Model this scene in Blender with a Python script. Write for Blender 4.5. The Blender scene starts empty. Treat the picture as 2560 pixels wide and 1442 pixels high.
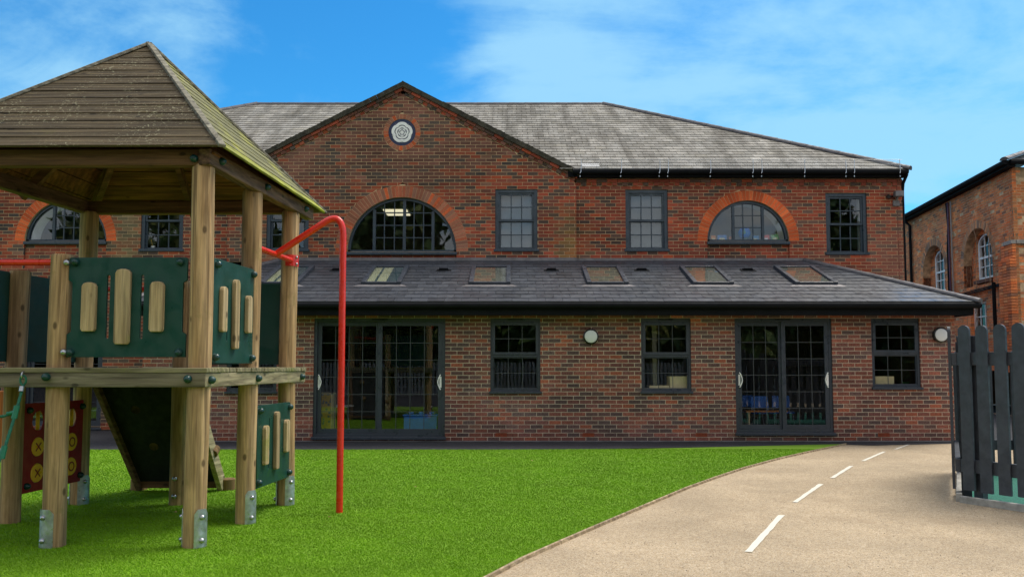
import bpy, math, random
import numpy as np
from mathutils import Vector, Matrix
random.seed(7); rng = random.Random(11); nr = np.random.default_rng(5)
sc = bpy.context.scene
COL = sc.collection
R = math.radians

# ------------------------------------------------------------------ camera
F_PX = 2050.0; TH = math.atan(.0659); SH = 61.0; H = 1.343
cam_d = bpy.data.cameras.new('camera'); cam = bpy.data.objects.new('camera', cam_d); COL.objects.link(cam)
cam.location = (0, 0, H); cam.rotation_euler = (math.pi/2 + TH, 0, 0)
cam_d.sensor_width = 36; cam_d.lens = 36*F_PX/2560; cam_d.shift_y = SH/2560
cam_d.clip_start = .05; cam_d.clip_end = 2000
sc.camera = cam

def ray(px, py):
    v = 721 - py + SH
    return Vector((px-1280, F_PX*math.cos(TH)-v*math.sin(TH), v*math.cos(TH)+F_PX*math.sin(TH)))
def P(px, py, Y):
    r = ray(px, py); t = Y/r.y; return Vector((r.x*t, Y, H + r.z*t))
def G(px, py, z=0.0):
    r = ray(px, py); t = (z-H)/r.z; return Vector((r.x*t, r.y*t, z))
def hitp(px, py, p0, n):
    r = ray(px, py); o = Vector((0, 0, H)); t = (p0-o).dot(n)/r.dot(n); return o + r*t

# ------------------------------------------------------------------ sky and sun
SUN = Vector((.50, .28, 1.0)).normalized()
el = math.asin(SUN.z); az = math.atan2(SUN.x, SUN.y)
w = bpy.data.worlds.new('World'); sc.world = w; w.use_nodes = True
nt = w.node_tree; nt.nodes.clear()
def nn(nt, t, **k):
    n = nt.nodes.new(t)
    for a, b in k.items():
        if a.startswith('i_'): n.inputs[a[2:].replace('_', ' ')].default_value = b
        else: setattr(n, a, b)
    return n
def lk(nt, a, b): nt.links.new(a, b)
def math_(nt, op, a, b=None, clamp=False):
    n = nt.nodes.new('ShaderNodeMath'); n.operation = op; n.use_clamp = clamp
    for i, x in enumerate((a, b)):
        if x is None: continue
        if isinstance(x, (int, float)): n.inputs[i].default_value = x
        else: nt.links.new(x, n.inputs[i])
    return n.outputs[0]
def mixc(nt, f, a, b, mode='MIX'):
    n = nt.nodes.new('ShaderNodeMix'); n.data_type = 'RGBA'; n.blend_type = mode
    for i, x in ((0, f), (6, a), (7, b)):
        if isinstance(x, (int, float)): n.inputs[i].default_value = x
        elif isinstance(x, (tuple, list)): n.inputs[i].default_value = (*x[:3], 1)
        else: nt.links.new(x, n.inputs[i])
    return n.outputs[2]
def maprange(nt, v, a, b, c=0., d=1., smooth=True):
    n = nt.nodes.new('ShaderNodeMapRange'); n.interpolation_type = 'SMOOTHSTEP' if smooth else 'LINEAR'
    nt.links.new(v, n.inputs[0])
    for i, x in enumerate((a, b, c, d)): n.inputs[i+1].default_value = x
    return n.outputs[0]
def noise(nt, vec, scale, detail=4, rough=.5, dist=0.):
    n = nt.nodes.new('ShaderNodeTexNoise'); n.inputs['Scale'].default_value = scale
    n.inputs['Detail'].default_value = detail; n.inputs['Roughness'].default_value = rough
    n.inputs['Distortion'].default_value = dist
    if vec is not None: nt.links.new(vec, n.inputs['Vector'])
    return n.outputs[0]
def vmul(nt, vec, s):
    n = nt.nodes.new('ShaderNodeVectorMath'); n.operation = 'MULTIPLY'
    nt.links.new(vec, n.inputs[0]); n.inputs[1].default_value = s; return n.outputs[0]

sky = nn(nt, 'ShaderNodeTexSky', sky_type='NISHITA', sun_disc=False, sun_elevation=el, sun_rotation=az)
sky.air_density = 1.0; sky.dust_density = .3; sky.ozone_density = 2.2; sky.altitude = 0
tc = nn(nt, 'ShaderNodeTexCoord'); D = tc.outputs['Generated']
sep = nn(nt, 'ShaderNodeSeparateXYZ'); lk(nt, D, sep.inputs[0])
zz = math_(nt, 'ADD', math_(nt, 'MAXIMUM', sep.outputs[2], 0.0), .22)
inv = math_(nt, 'DIVIDE', 1.0, zz)
cmb = nn(nt, 'ShaderNodeCombineXYZ')
lk(nt, math_(nt, 'MULTIPLY', sep.outputs[0], inv), cmb.inputs[0]); lk(nt, math_(nt, 'MULTIPLY', sep.outputs[1], inv), cmb.inputs[1])
n1 = noise(nt, cmb.outputs[0], 1.6, 9, .60, .7)
n2 = noise(nt, cmb.outputs[0], .55, 3, .5)
n3 = noise(nt, cmb.outputs[0], 5.0, 6, .6)
cover = math_(nt, 'ADD', math_(nt, 'ADD', n1, math_(nt, 'MULTIPLY', n2, .55)), math_(nt, 'MULTIPLY', math_(nt, 'SUBTRACT', n3, .5), .42))
def blob(px, py, c0, amp):
    d = ray(px, py).normalized()
    v = nn(nt, 'ShaderNodeVectorMath', operation='DOT_PRODUCT'); lk(nt, D, v.inputs[0]); v.inputs[1].default_value = d
    return maprange(nt, v.outputs['Value'], c0, 1.0, 0, amp)
for (px, py, c0, a) in ((1650, 130, .950, .17), (1300, 330, .985, .10), (60, 120, .965, .16), (620, 60, .993, .07), (2430, 250, .975, .13), (2100, 330, .985, .06),
                        (900, 160, .982, -.12), (480, 250, .99, -.10), (2230, 60, .992, -.08)):
    cover = math_(nt, 'ADD', cover, blob(px, py, c0, a))
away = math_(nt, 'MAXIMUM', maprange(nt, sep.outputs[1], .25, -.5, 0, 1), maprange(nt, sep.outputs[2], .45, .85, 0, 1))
cover = math_(nt, 'ADD', cover, math_(nt, 'MULTIPLY', away, .26))  # thicker, whiter cloud added overhead and behind the camera to brighten walls
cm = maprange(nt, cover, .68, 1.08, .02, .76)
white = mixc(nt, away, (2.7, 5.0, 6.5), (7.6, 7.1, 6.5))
hs = nn(nt, 'ShaderNodeHueSaturation', i_Saturation=1.30, i_Value=1.0); lk(nt, sky.outputs[0], hs.inputs['Color'])
tint = mixc(nt, 1.0, hs.outputs[0], (.34, 1.00, 1.14), 'MULTIPLY')
# pale light near the horizon, clouds over blue
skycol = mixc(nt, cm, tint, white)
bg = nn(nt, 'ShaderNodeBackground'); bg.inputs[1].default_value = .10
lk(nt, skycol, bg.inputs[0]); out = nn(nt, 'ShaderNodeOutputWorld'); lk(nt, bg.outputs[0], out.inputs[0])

sd = bpy.data.lights.new('sun', 'SUN'); sd.energy = 2.3; sd.angle = R(30); sd.color = (1, .92, .80)
so = bpy.data.objects.new('sun', sd); COL.objects.link(so); so.location = (0, 0, 30)
so.rotation_euler = SUN.to_track_quat('Z', 'Y').to_euler()
sc.view_settings.view_transform = 'Standard'; sc.view_settings.look = 'None'
sc.view_settings.exposure = 0.66; sc.view_settings.gamma = 1; sc.view_settings.use_curve_mapping = False
sc.cycles.max_bounces = 8; sc.cycles.transparent_max_bounces = 12; sc.cycles.caustics_reflective = False; sc.cycles.caustics_refractive = False
sc.cycles.sample_clamp_indirect = 4

# ------------------------------------------------------------------ mesh helpers
def tag(o, label=None, cat=None, group=None, kind=None):
    if label: o['label'] = label
    if cat: o['category'] = cat
    if group: o['group'] = group
    if kind: o['kind'] = kind
    return o
def thing(name, loc, label, cat, group=None):
    o = bpy.data.objects.new(name, None); o.empty_display_size = .2; o.location = loc; COL.objects.link(o)
    o['wo'] = tuple(loc); return tag(o, label, cat, group)
def worigin(p):
    return Vector(p['wo']) if p is not None and 'wo' in p.keys() else Vector((0, 0, 0))
class MB:
    def __init__(s): s.v = []; s.f = []; s.c = []; s.col = (1, 1, 1); s.m = []; s.mi = 0
    def poly(s, pts, flip=False):
        b = len(s.v); s.v += [tuple(p) for p in pts]; i = list(range(b, b+len(pts)))
        s.f.append(i[::-1] if flip else i); s.c.append(s.col)
    def quadbox(s, a, b):
        """a, b: matching loops of points (bottom loop a, top loop b)"""
        n = len(a); k = len(s.v); s.v += [tuple(p) for p in a] + [tuple(p) for p in b]
        fs = [list(range(k, k+n))[::-1], list(range(k+n, k+2*n))]
        for i in range(n):
            j = (i+1) % n; fs.append([k+i, k+j, k+n+j, k+n+i])
        s.f += fs; s.c += [s.col]*len(fs)
    def box(s, x0, x1, y0, y1, z0, z1):
        s.quadbox([(x0, y0, z0), (x1, y0, z0), (x1, y1, z0), (x0, y1, z0)], [(x0, y0, z1), (x1, y0, z1), (x1, y1, z1), (x0, y1, z1)])
    def fbox(s, fr, u0, u1, z0, z1, n0, n1):
        s.quadbox([fr(u0, z0, n1), fr(u1, z0, n1), fr(u1, z0, n0), fr(u0, z0, n0)], [fr(u0, z1, n1), fr(u1, z1, n1), fr(u1, z1, n0), fr(u0, z1, n0)])
    def bar(s, p, q, wd, ht, up=(0, 0, 1)):
        p = Vector(p); q = Vector(q); d = (q-p).normalized(); up = Vector(up); sd = d.cross(up)
        if sd.length < 1e-4: sd = d.cross(Vector((0, 1, 0)))
        sd.normalize(); u = sd.cross(d).normalized(); a = sd*wd/2; b = u*ht/2
        s.quadbox([p-a-b, p+a-b, p+a+b, p-a+b], [q-a-b, q+a-b, q+a+b, q-a+b])
    def tube(s, pts, r, n=10, cap=True):
        pts = [Vector(p) for p in pts]; k = len(s.v); rs = r if isinstance(r, (list, tuple)) else [r]*len(pts)
        d0 = (pts[1]-pts[0]).normalized(); ref = Vector((0, 0, 1)) if abs(d0.z) < .9 else Vector((1, 0, 0))
        a = d0.cross(ref).normalized()
        for i, p in enumerate(pts):
            d = (pts[min(i+1, len(pts)-1)]-pts[max(i-1, 0)]).normalized()
            a = (a - d*a.dot(d)).normalized(); b = d.cross(a)
            for j in range(n):
                t = 2*math.pi*j/n; s.v.append(tuple(p + a*rs[i]*math.cos(t) + b*rs[i]*math.sin(t)))
        for i in range(len(pts)-1):
            for j in range(n):
                j2 = (j+1) % n; s.f.append([k+i*n+j, k+i*n+j2, k+(i+1)*n+j2, k+(i+1)*n+j]); s.c.append(s.col)
        if cap:
            s.f.append([k+j for j in range(n)][::-1]); s.c.append(s.col)
            s.f.append([k+(len(pts)-1)*n+j for j in range(n)]); s.c.append(s.col)
    def lathe(s, c, prof, n=12, axis=None):
        """prof: (r,h) pairs, h along axis"""
        ax = Vector(axis or (0, 0, 1)).normalized(); ref = Vector((0, 0, 1)) if abs(ax.z) < .9 else Vector((1, 0, 0))
        a = ax.cross(ref).normalized(); b = ax.cross(a); c = Vector(c); k = len(s.v)
        for (r, h) in prof:
            for j in range(n):
                t = 2*math.pi*j/n; s.v.append(tuple(c + ax*h + a*r*math.cos(t) + b*r*math.sin(t)))
        for i in range(len(prof)-1):
            for j in range(n):
                j2 = (j+1) % n; s.f.append([k+i*n+j, k+(i+1)*n+j, k+(i+1)*n+j2, k+i*n+j2]); s.c.append(s.col)
        s.f.append([k+j for j in range(n)]); s.c.append(s.col)
        s.f.append([k+(len(prof)-1)*n+j for j in range(n)][::-1]); s.c.append(s.col)
    def mesh(s, name, mat, off=Vector((0, 0, 0)), smooth=False, colors=False):
        me = bpy.data.meshes.new(name)
        v = [(a-off.x, b-off.y, c-off.z) for a, b, c in s.v]
        me.from_pydata(v, [], s.f); me.materials.append(mat)
        if colors:
            ca = me.color_attributes.new('Col', 'FLOAT_COLOR', 'CORNER')
            ln = [len(f) for f in s.f]; arr = np.ones((sum(ln), 4), dtype=np.float32)
            arr[:, :3] = np.repeat(np.array(s.c, dtype=np.float32), ln, axis=0)
            ca.data.foreach_set('color', arr.ravel())
        if smooth:
            me.polygons.foreach_set('use_smooth', [True]*len(me.polygons))
            try: me.set_sharp_from_angle(angle=R(40))
            except Exception: pass
        me.update(); return me
    def build(s, name, mat, parent=None, smooth=False, colors=False, bevel=0, label=None, kind=None, cat=None, group=None):
        off = worigin(parent)
        me = s.mesh(name, mat, off, smooth, colors); o = bpy.data.objects.new(name, me); COL.objects.link(o)
        if parent is not None:
            o.parent = parent; o['wo'] = tuple(off)
        if bevel:
            b = o.modifiers.new('bevel', 'BEVEL'); b.width = bevel; b.segments = 2; b.limit_method = 'ANGLE'; b.angle_limit = R(40)
        return tag(o, label, cat, group, kind)
def inst(name, me, loc, parent, rot=None, scale=None):
    o = bpy.data.objects.new(name, me); COL.objects.link(o)
    off = worigin(parent); o.location = Vector(loc)-off
    if parent is not None: o.parent = parent
    if rot: o.rotation_euler = rot
    if scale: o.scale = scale
    o['wo'] = tuple(Vector(loc)); return o
def frame(O, U, N):
    O = Vector(O); U = Vector(U).normalized(); N = Vector(N).normalized()
    fr = lambda u, z, n: O + U*u + N*n + Vector((0, 0, z))
    fr.O = O; fr.U = U; fr.N = N
    return fr
def plate(name, mat, fr, outer, holes, n0, n1, parent, bevel=0, **k):
    """flat plate with holes; outline in (u,z) of frame fr, between offsets n0..n1"""
    cu = bpy.data.curves.new(name, 'CURVE'); cu.dimensions = '2D'; cu.fill_mode = 'BOTH'; cu.extrude = (n1-n0)/2; cu.bevel_depth = bevel; cu.bevel_resolution = 1
    for loop in [outer]+holes:
        sp = cu.splines.new('POLY'); sp.points.add(len(loop)-1); sp.use_cyclic_u = True
        for i, (u, z) in enumerate(loop): sp.points[i].co = (u, z, 0, 1)
    co = bpy.data.objects.new(name+'_c', cu)
    COL.objects.link(co); dg = bpy.context.evaluated_depsgraph_get(); me = bpy.data.meshes.new_from_object(co.evaluated_get(dg))
    COL.objects.unlink(co); bpy.data.objects.remove(co); bpy.data.curves.remove(cu)
    off = worigin(parent); mid = (n0+n1)/2
    for v in me.vertices: v.co = fr(v.co.x, v.co.y, mid+v.co.z) - off
    me.materials.clear(); me.materials.append(mat); me.name = name
    o = bpy.data.objects.new(name, me); COL.objects.link(o)
    if parent is not None: o.parent = parent; o['wo'] = tuple(off)
    return tag(o, k.get('label'), k.get('cat'), k.get('group'), k.get('kind'))
def circ(cu, cz, r, n=24, a0=0, a1=2*math.pi, end=False):
    m = n if not end else n-1
    return [(cu+r*math.cos(a0+(a1-a0)*i/m), cz+r*math.sin(a0+(a1-a0)*i/m)) for i in range(n)]
def slot(u, z0, z1, r, n=5):
    return [(u+r*math.cos(t), z1-r+r*math.sin(t)) for t in [math.pi*i/n for i in range(n+1)]] + [(u+r*math.cos(t), z0+r+r*math.sin(t)) for t in [math.pi+math.pi*i/n for i in range(n+1)]]

# ------------------------------------------------------------------ materials
def mat(name):
    m = bpy.data.materials.new(name); m.use_nodes = True; nt = m.node_tree
    b = nt.nodes['Principled BSDF']; return m, nt, b
def pos(nt): return nn(nt, 'ShaderNodeNewGeometry').outputs['Position']
def bump(nt, b, h, strength=.3, dist=.01):
    n = nn(nt, 'ShaderNodeBump'); n.inputs['Strength'].default_value = strength; n.inputs['Distance'].default_value = dist
    lk(nt, h, n.inputs['Height']); lk(nt, n.outputs[0], b.inputs['Normal'])
def orand(nt, a, c):
    oi = nn(nt, 'ShaderNodeObjectInfo'); return maprange(nt, oi.outputs['Random'], 0, 1, a, c, False)
def simple(name, col, rough=.5, metal=0., var=.15, nscale=6, bmp=0, spec=.5, rvar=.15):
    m, nt, b = mat(name); p = pos(nt)
    f = maprange(nt, noise(nt, p, nscale, 5, .6), .3, .7, 1-var, 1+var)
    c = mixc(nt, 1, col, f, 'MULTIPLY')
    lk(nt, c, b.inputs['Base Color'])
    lk(nt, maprange(nt, noise(nt, p, nscale*2.3, 4), .3, .7, max(0, rough-rvar), min(1, rough+rvar)), b.inputs['Roughness'])
    b.inputs['Metallic'].default_value = metal; b.inputs['Specular IOR Level'].default_value = spec
    if bmp: bump(nt, b, noise(nt, p, nscale*12, 4), bmp, .004)
    return m
def attr_mat(name, rough=.9, grain=60, gvar=.3, stain=1.1, svar=.22, bmp=.4, spec=.3, stretch=None, streak=None):
    m, nt, b = mat(name); p = pos(nt)
    a = nn(nt, 'ShaderNodeVertexColor', layer_name='Col')
    g = maprange(nt, noise(nt, p, grain, 5, .65), .28, .72, 1-gvar, 1+gvar)
    s = maprange(nt, noise(nt, p, stain, 5, .6), .3, .7, 1-svar, 1+svar)
    c = mixc(nt, 1, mixc(nt, 1, a.outputs[0], g, 'MULTIPLY'), s, 'MULTIPLY')
    if streak:
        sv = vmul(nt, p, stretch); q = noise(nt, sv, 1.0, 6, .65, .3)
        c = mixc(nt, maprange(nt, q, .45, .66, 0, streak[1]), c, streak[0])
        q2 = noise(nt, vmul(nt, p, (2.1, .5, .9)), 1.0, 7, .7)
        c = mixc(nt, maprange(nt, q2, .5, .72, 0, .55), c, (.42, .41, .38))
        q3 = noise(nt, p, 9, 5, .7)
        c = mixc(nt, maprange(nt, q3, .56, .66, 0, .5), c, (.10, .10, .075))
    lk(nt, c, b.inputs['Base Color']); b.inputs['Specular IOR Level'].default_value = spec
    lk(nt, maprange(nt, noise(nt, p, 9, 4), .3, .7, rough-.12, min(1, rough+.08)), b.inputs['Roughness'])
    bump(nt, b, noise(nt, p, grain*1.6, 4, .6), bmp, .004)
    return m
def wood(name, c1, c2, axis, moss=None, mossamt=0., speck=0., rough=.8, fine=55, knots=True, bmp=.5):
    m, nt, b = mat(name); p = pos(nt)
    oi = nn(nt, 'ShaderNodeObjectInfo')
    off = nn(nt, 'ShaderNodeVectorMath', operation='ADD'); lk(nt, p, off.inputs[0])
    cx = nn(nt, 'ShaderNodeCombineXYZ'); r7 = math_(nt, 'MULTIPLY', oi.outputs['Random'], 13.)
    for i in range(3): lk(nt, r7, cx.inputs[i])
    lk(nt, cx.outputs[0], off.inputs[1]); p2 = off.outputs[0]
    lo = 2.2; s = [fine, fine, fine]; s['XYZ'.index(axis)] = lo
    sf = [9., 9., 9.]; sf['XYZ'.index(axis)] = 1.1
    g1 = noise(nt, vmul(nt, p2, tuple(s)), 1, 6, .6, .35)
    g2 = noise(nt, vmul(nt, p2, tuple(sf)), 1, 5, .6, 1.4)
    wv = nn(nt, 'ShaderNodeTexWave', wave_type='RINGS', rings_direction=axis); wv.inputs['Scale'].default_value = 1.6
    wv.inputs['Distortion'].default_value = 9; wv.inputs['Detail'].default_value = 4; wv.inputs['Detail Scale'].default_value = .8
    sw = [3.2, 3.2, 3.2]; sw['XYZ'.index(axis)] = .5
    lk(nt, vmul(nt, p2, tuple(sw)), wv.inputs['Vector'])
    c = mixc(nt, maprange(nt, g2, .3, .7), c1, c2)
    ln = maprange(nt, wv.outputs['Fac'], .25, .8, .82, 1.1)
    c = mixc(nt, 1, c, ln, 'MULTIPLY')
    c = mixc(nt, 1, c, maprange(nt, g1, .3, .7, .70, 1.20), 'MULTIPLY')
    ck = [34., 34., 34.]; ck['XYZ'.index(axis)] = .55
    c = mixc(nt, maprange(nt, noise(nt, vmul(nt, p2, tuple(ck)), 1, 3, .55, .6), .635, .67, 0, .62), c, tuple(x*.35 for x in c2))
    if knots:
        vo = nn(nt, 'ShaderNodeTexVoronoi'); vo.inputs['Scale'].default_value = 1
        sv = [8., 8., 8.]; sv['XYZ'.index(axis)] = 4.2; lk(nt, vmul(nt, p2, tuple(sv)), vo.inputs['Vector'])
        c = mixc(nt, maprange(nt, vo.outputs['Distance'], .07, .17, .85, 0), c, tuple(x*.28 for x in c2))
    c = mixc(nt, 1, c, maprange(nt, oi.outputs['Random'], 0, 1, .86, 1.12, False), 'MULTIPLY')
    if moss:
        q = noise(nt, p, 2.6, 6, .65)
        c = mixc(nt, maprange(nt, q, .62-mossamt*.35, .74-mossamt*.25, 0, min(1, .55+mossamt*.5)), c, moss)
    if speck:
        q = noise(nt, p, 42, 6, .75); q2 = noise(nt, p, 3.1, 3)
        f = math_(nt, 'MULTIPLY', maprange(nt, q, .56, .62), maprange(nt, q2, .42, .62, .1, speck))
        c = mixc(nt, f, c, (.33, .32, .20))
    lk(nt, c, b.inputs['Base Color']); b.inputs['Roughness'].default_value = rough; b.inputs['Specular IOR Level'].default_value = .3
    bump(nt, b, math_(nt, 'ADD', g1, math_(nt, 'MULTIPLY', wv.outputs['Fac'], .8)), bmp, .006)
    return m

M = {}
M['brick'] = attr_mat('brick_upper', stain=.8, svar=.28); M['brick_ext'] = attr_mat('brick_new', gvar=.42, grain=48, stain=.8, svar=.25)
M['brick_old'] = attr_mat('brick_old', gvar=.2, grain=30, svar=.2)
M['mortar'] = simple('mortar_warm', (.52, .37, .22), .95, var=.25, nscale=9, bmp=.3, spec=.2)
M['mortar_ext'] = simple('mortar_grey', (.50, .425, .33), .95, var=.25, nscale=9, bmp=.3, spec=.2)
M['mortar_old'] = simple('mortar_old', (.52, .38, .23), .95, var=.4, nscale=6, bmp=.5, spec=.2)
M['slate'] = attr_mat('slate_new', rough=.44, grain=22, gvar=.10, stain=1.6, svar=.12, bmp=.12, spec=.5)
M['slate_old'] = attr_mat('slate_weathered', rough=.82, grain=26, gvar=.3, stain=.9, svar=.15, bmp=.3, spec=.3, stretch=(2.4, .22, .4), streak=((.12, .11, .092), .85))
M['ridge'] = simple('ridge_tile', (.085, .080, .088), .6, var=.25, nscale=5, bmp=.2)
M['verge'] = simple('verge_mossy', (.045, .040, .028), .9, var=.5, nscale=7, bmp=.6)
M['lead'] = simple('lead_flashing', (.17, .16, .165), .55, var=.25, nscale=5, bmp=.15, metal=.2)
M['black'] = simple('black_fascia', (.007, .008, .010), .75, var=.2, nscale=3, spec=.12, rvar=.05)
M['frame'] = simple('frame_blue_grey', (.032, .050, .070), .38, var=.12, nscale=4)
M['frame_ext'] = simple('frame_anthracite', (.036, .045, .062), .40, var=.1, nscale=4)
M['white'] = simple('white_paint', (.88, .88, .87), .5, var=.08, nscale=6)
M['steel'] = simple('galvanised', (.50, .53, .56), .42, metal=.75, var=.25, nscale=14)
M['bolt'] = simple('bolt_steel', (.45, .46, .47), .3, metal=.9, var=.1)
M['dark'] = simple('dark_void', (.01, .01, .01), .9)
M['green'] = simple('green_panel', (.008, .058, .042), .42, var=.06, nscale=3, bmp=.05)
M['green_dk'] = simple('green_cap', (.006, .045, .04), .3, var=.1)
M['rope'] = simple('green_rope', (.01, .13, .075), .7, var=.3, nscale=60, bmp=.6)
M['red'] = simple('red_steel', (.74, .030, .012), .30, var=.07, nscale=7, spec=.6, rvar=.08)
M['red_panel'] = simple('red_panel', (.30, .008, .012), .45, var=.15)
M['yellow'] = simple('yellow_disc', (.95, .50, .03), .4, var=.1)
M['post'] = wood('post_wood', (.56, .365, .185), (.39, .235, .105), 'Z', moss=(.20, .18, .04), mossamt=.10, bmp=.5)
M['slat'] = wood('slat_wood', (.54, .40, .225), (.40, .28, .14), 'Z', moss=(.26, .28, .05), mossamt=.2)
M['beam'] = wood('beam_wood', (.22, .115, .05), (.14, .072, .032), 'X', moss=(.09, .085, .03), mossamt=.1)
M['beam_y'] = wood('beam_wood_side', (.22, .13, .075), (.11, .062, .036), 'Y', moss=(.09, .085, .03), mossamt=.12)
M['under'] = wood('roof_underside', (.28, .12, .04), (.17, .07, .024), 'X')
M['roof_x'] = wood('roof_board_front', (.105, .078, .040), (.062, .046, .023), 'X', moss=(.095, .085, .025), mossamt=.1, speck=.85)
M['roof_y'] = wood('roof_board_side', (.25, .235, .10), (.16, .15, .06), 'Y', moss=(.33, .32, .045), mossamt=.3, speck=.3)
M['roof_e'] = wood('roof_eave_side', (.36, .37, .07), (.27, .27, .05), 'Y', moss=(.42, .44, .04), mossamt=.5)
M['hip'] = wood('hip_board', (.30, .28, .21), (.17, .155, .115), 'Y', speck=.7)
M['deck_x'] = wood('deck_fascia', (.24, .205, .14), (.165, .135, .088), 'X', moss=(.14, .14, .05), mossamt=.1)
M['deck_y'] = wood('deck_fascia_side', (.40, .34, .20), (.30, .245, .14), 'Y', moss=(.20, .21, .05), mossamt=.2)
M['deck_b'] = wood('deck_boards', (.30, .26, .15), (.20, .17, .09), 'X', moss=(.19, .20, .05), mossamt=.35)
M['log'] = wood('log_wood', (.24, .15, .06), (.17, .10, .04), 'Z')
M['ramp'] = simple('ramp_sheet', (.005, .010, .008), .75, var=.3)
M['orange_wood'] = wood('orange_stain', (.42, .13, .03), (.30, .085, .02), 'Z')
M['fence'] = simple('fence_paint', (.040, .046, .058), .55, var=.22, nscale=9, bmp=.15)
M['concrete'] = simple('concrete', (.36, .34, .30), .9, var=.25, nscale=10, bmp=.3)
M['rubber'] = simple('green_rubber', (.018, .15, .105), .9, var=.4, nscale=60, bmp=.6)
M['edge'] = wood('edging_wood', (.46, .36, .23), (.30, .22, .13), 'Y')
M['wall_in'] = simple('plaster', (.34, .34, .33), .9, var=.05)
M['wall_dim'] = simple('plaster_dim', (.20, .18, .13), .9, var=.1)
M['painted_light'] = simple('grey_painted_reflection', (.19, .215, .245), .8, var=.06, nscale=2)  # flat grey that stands for sky reflected in the upper panes
M['cream'] = simple('cream_painted_light', (.78, .70, .45), .8, var=.08, nscale=3)  # pale colour stands for bright interior and reflections in the roof windows
M['pblue'] = simple('plastic_blue', (.03, .20, .75), .4)
M['ply'] = simple('plywood', (.80, .64, .36), .6, var=.1)
M['navy'] = simple('navy_disc', (.012, .022, .075), .45, var=.05)
M['terracotta'] = simple('terracotta', (.28, .055, .02), .8, var=.2, nscale=20)
M['black_pl'] = simple('black_plastic', (.012, .012, .013), .35)
M['bark'] = simple('bark', (.07, .05, .03), .95, var=.4, nscale=20, bmp=.6)
M['paint_line'] = simple('line_paint', (.70, .67, .57), .8, var=.10, nscale=70, bmp=.3)
m, nt, b = mat('line_paint_worn'); p = pos(nt)
wf = maprange(nt, math_(nt, 'ADD', noise(nt, p, 85, 4, .7), math_(nt, 'MULTIPLY', noise(nt, p, 7, 4, .6), .35)), .80, .88, 0, .75)
lk(nt, mixc(nt, wf, (.70, .67, .57), (.38, .30, .20)), b.inputs['Base Color']); b.inputs['Roughness'].default_value = .85; M['paint_line'] = m
M['grey_wood'] = wood('weathered_pickets', (.34, .33, .30), (.24, .23, .21), 'Z')
M['slate_back'] = simple('roof_underlay', (.03, .03, .03), .9)

def glassmat(name, tintc=(.80, .84, .84), ior=1.55, k=1.9):
    m = bpy.data.materials.new(name); m.use_nodes = True; nt = m.node_tree; nt.nodes.clear()
    tr = nn(nt, 'ShaderNodeBsdfTransparent'); tr.inputs[0].default_value = (*tintc, 1)
    gl = nn(nt, 'ShaderNodeBsdfGlossy'); gl.inputs['Roughness'].default_value = .012; gl.inputs[0].default_value = (.95, .97, 1, 1)
    p = pos(nt); bn = nn(nt, 'ShaderNodeBump'); bn.inputs['Strength'].default_value = .03; bn.inputs['Distance'].default_value = .02
    lk(nt, noise(nt, p, 1.7, 2), bn.inputs['Height']); lk(nt, bn.outputs[0], gl.inputs['Normal'])
    fr = nn(nt, 'ShaderNodeFresnel'); fr.inputs[0].default_value = ior
    mx = nn(nt, 'ShaderNodeMixShader'); ge = nn(nt, 'ShaderNodeNewGeometry'); lk(nt, math_(nt, 'MULTIPLY', math_(nt, 'MULTIPLY', fr.outputs[0], k, True), math_(nt, 'SUBTRACT', 1.0, ge.outputs['Backfacing'])), mx.inputs[0])
    lk(nt, tr.outputs[0], mx.inputs[1]); lk(nt, gl.outputs[0], mx.inputs[2])
    o = nn(nt, 'ShaderNodeOutputMaterial'); lk(nt, mx.outputs[0], o.inputs[0]); return m
M['glass'] = glassmat('window_glass', (.93, .95, .95)); M['glass_old'] = glassmat('old_glass', (.9, .9, .9), k=.55); M['glass_dk'] = glassmat('tinted_glass', (.86, .90, .88))
def emit(name, col, st):
    m, nt, b = mat(name); b.inputs['Base Color'].default_value = (*col, 1)
    b.inputs['Emission Color'].default_value = (*col, 1); b.inputs['Emission Strength'].default_value = st; return m
M['lit'] = emit('lit_tube', (1, .90, .62), .62)
m, nt, b = mat('lamp_diffuser'); b.inputs['Base Color'].default_value = (.72, .74, .76, 1); b.inputs['Roughness'].default_value = .35; M['opal'] = m

def ground_mat(name, base, stones, scale, bmp=.5, stain=None):
    m, nt, b = mat(name); p = pos(nt)
    vo = nn(nt, 'ShaderNodeTexVoronoi'); vo.inputs['Scale'].default_value = scale; lk(nt, p, vo.inputs['Vector'])
    sp = nn(nt, 'ShaderNodeSeparateColor'); lk(nt, vo.outputs['Color'], sp.inputs[0])
    rmp = nn(nt, 'ShaderNodeValToRGB'); rmp.color_ramp.interpolation = 'CONSTANT'
    els = rmp.color_ramp.elements
    for i, (t, c) in enumerate(stones):
        e = els[i] if i < 2 else els.new(t)
        e.position = t; e.color = (*c, 1)
    lk(nt, sp.outputs[0], rmp.inputs[0])
    c = mixc(nt, .72, base, rmp.outputs[0])
    c = mixc(nt, 1, c, maprange(nt, noise(nt, p, .9, 7, .62), .3, .7, .86, 1.12), 'MULTIPLY')
    c = mixc(nt, 1, c, maprange(nt, noise(nt, p, 26, 4, .7), .3, .7, .90, 1.1), 'MULTIPLY')
    if stain:
        c = mixc(nt, maprange(nt, noise(nt, p, 1.7, 7, .65), .55, .74, 0, .6), c, stain)
    lk(nt, c, b.inputs['Base Color']); b.inputs['Roughness'].default_value = .92; b.inputs['Specular IOR Level'].default_value = .25
    bump(nt, b, vo.outputs['Distance'], bmp, .004); return m
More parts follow.
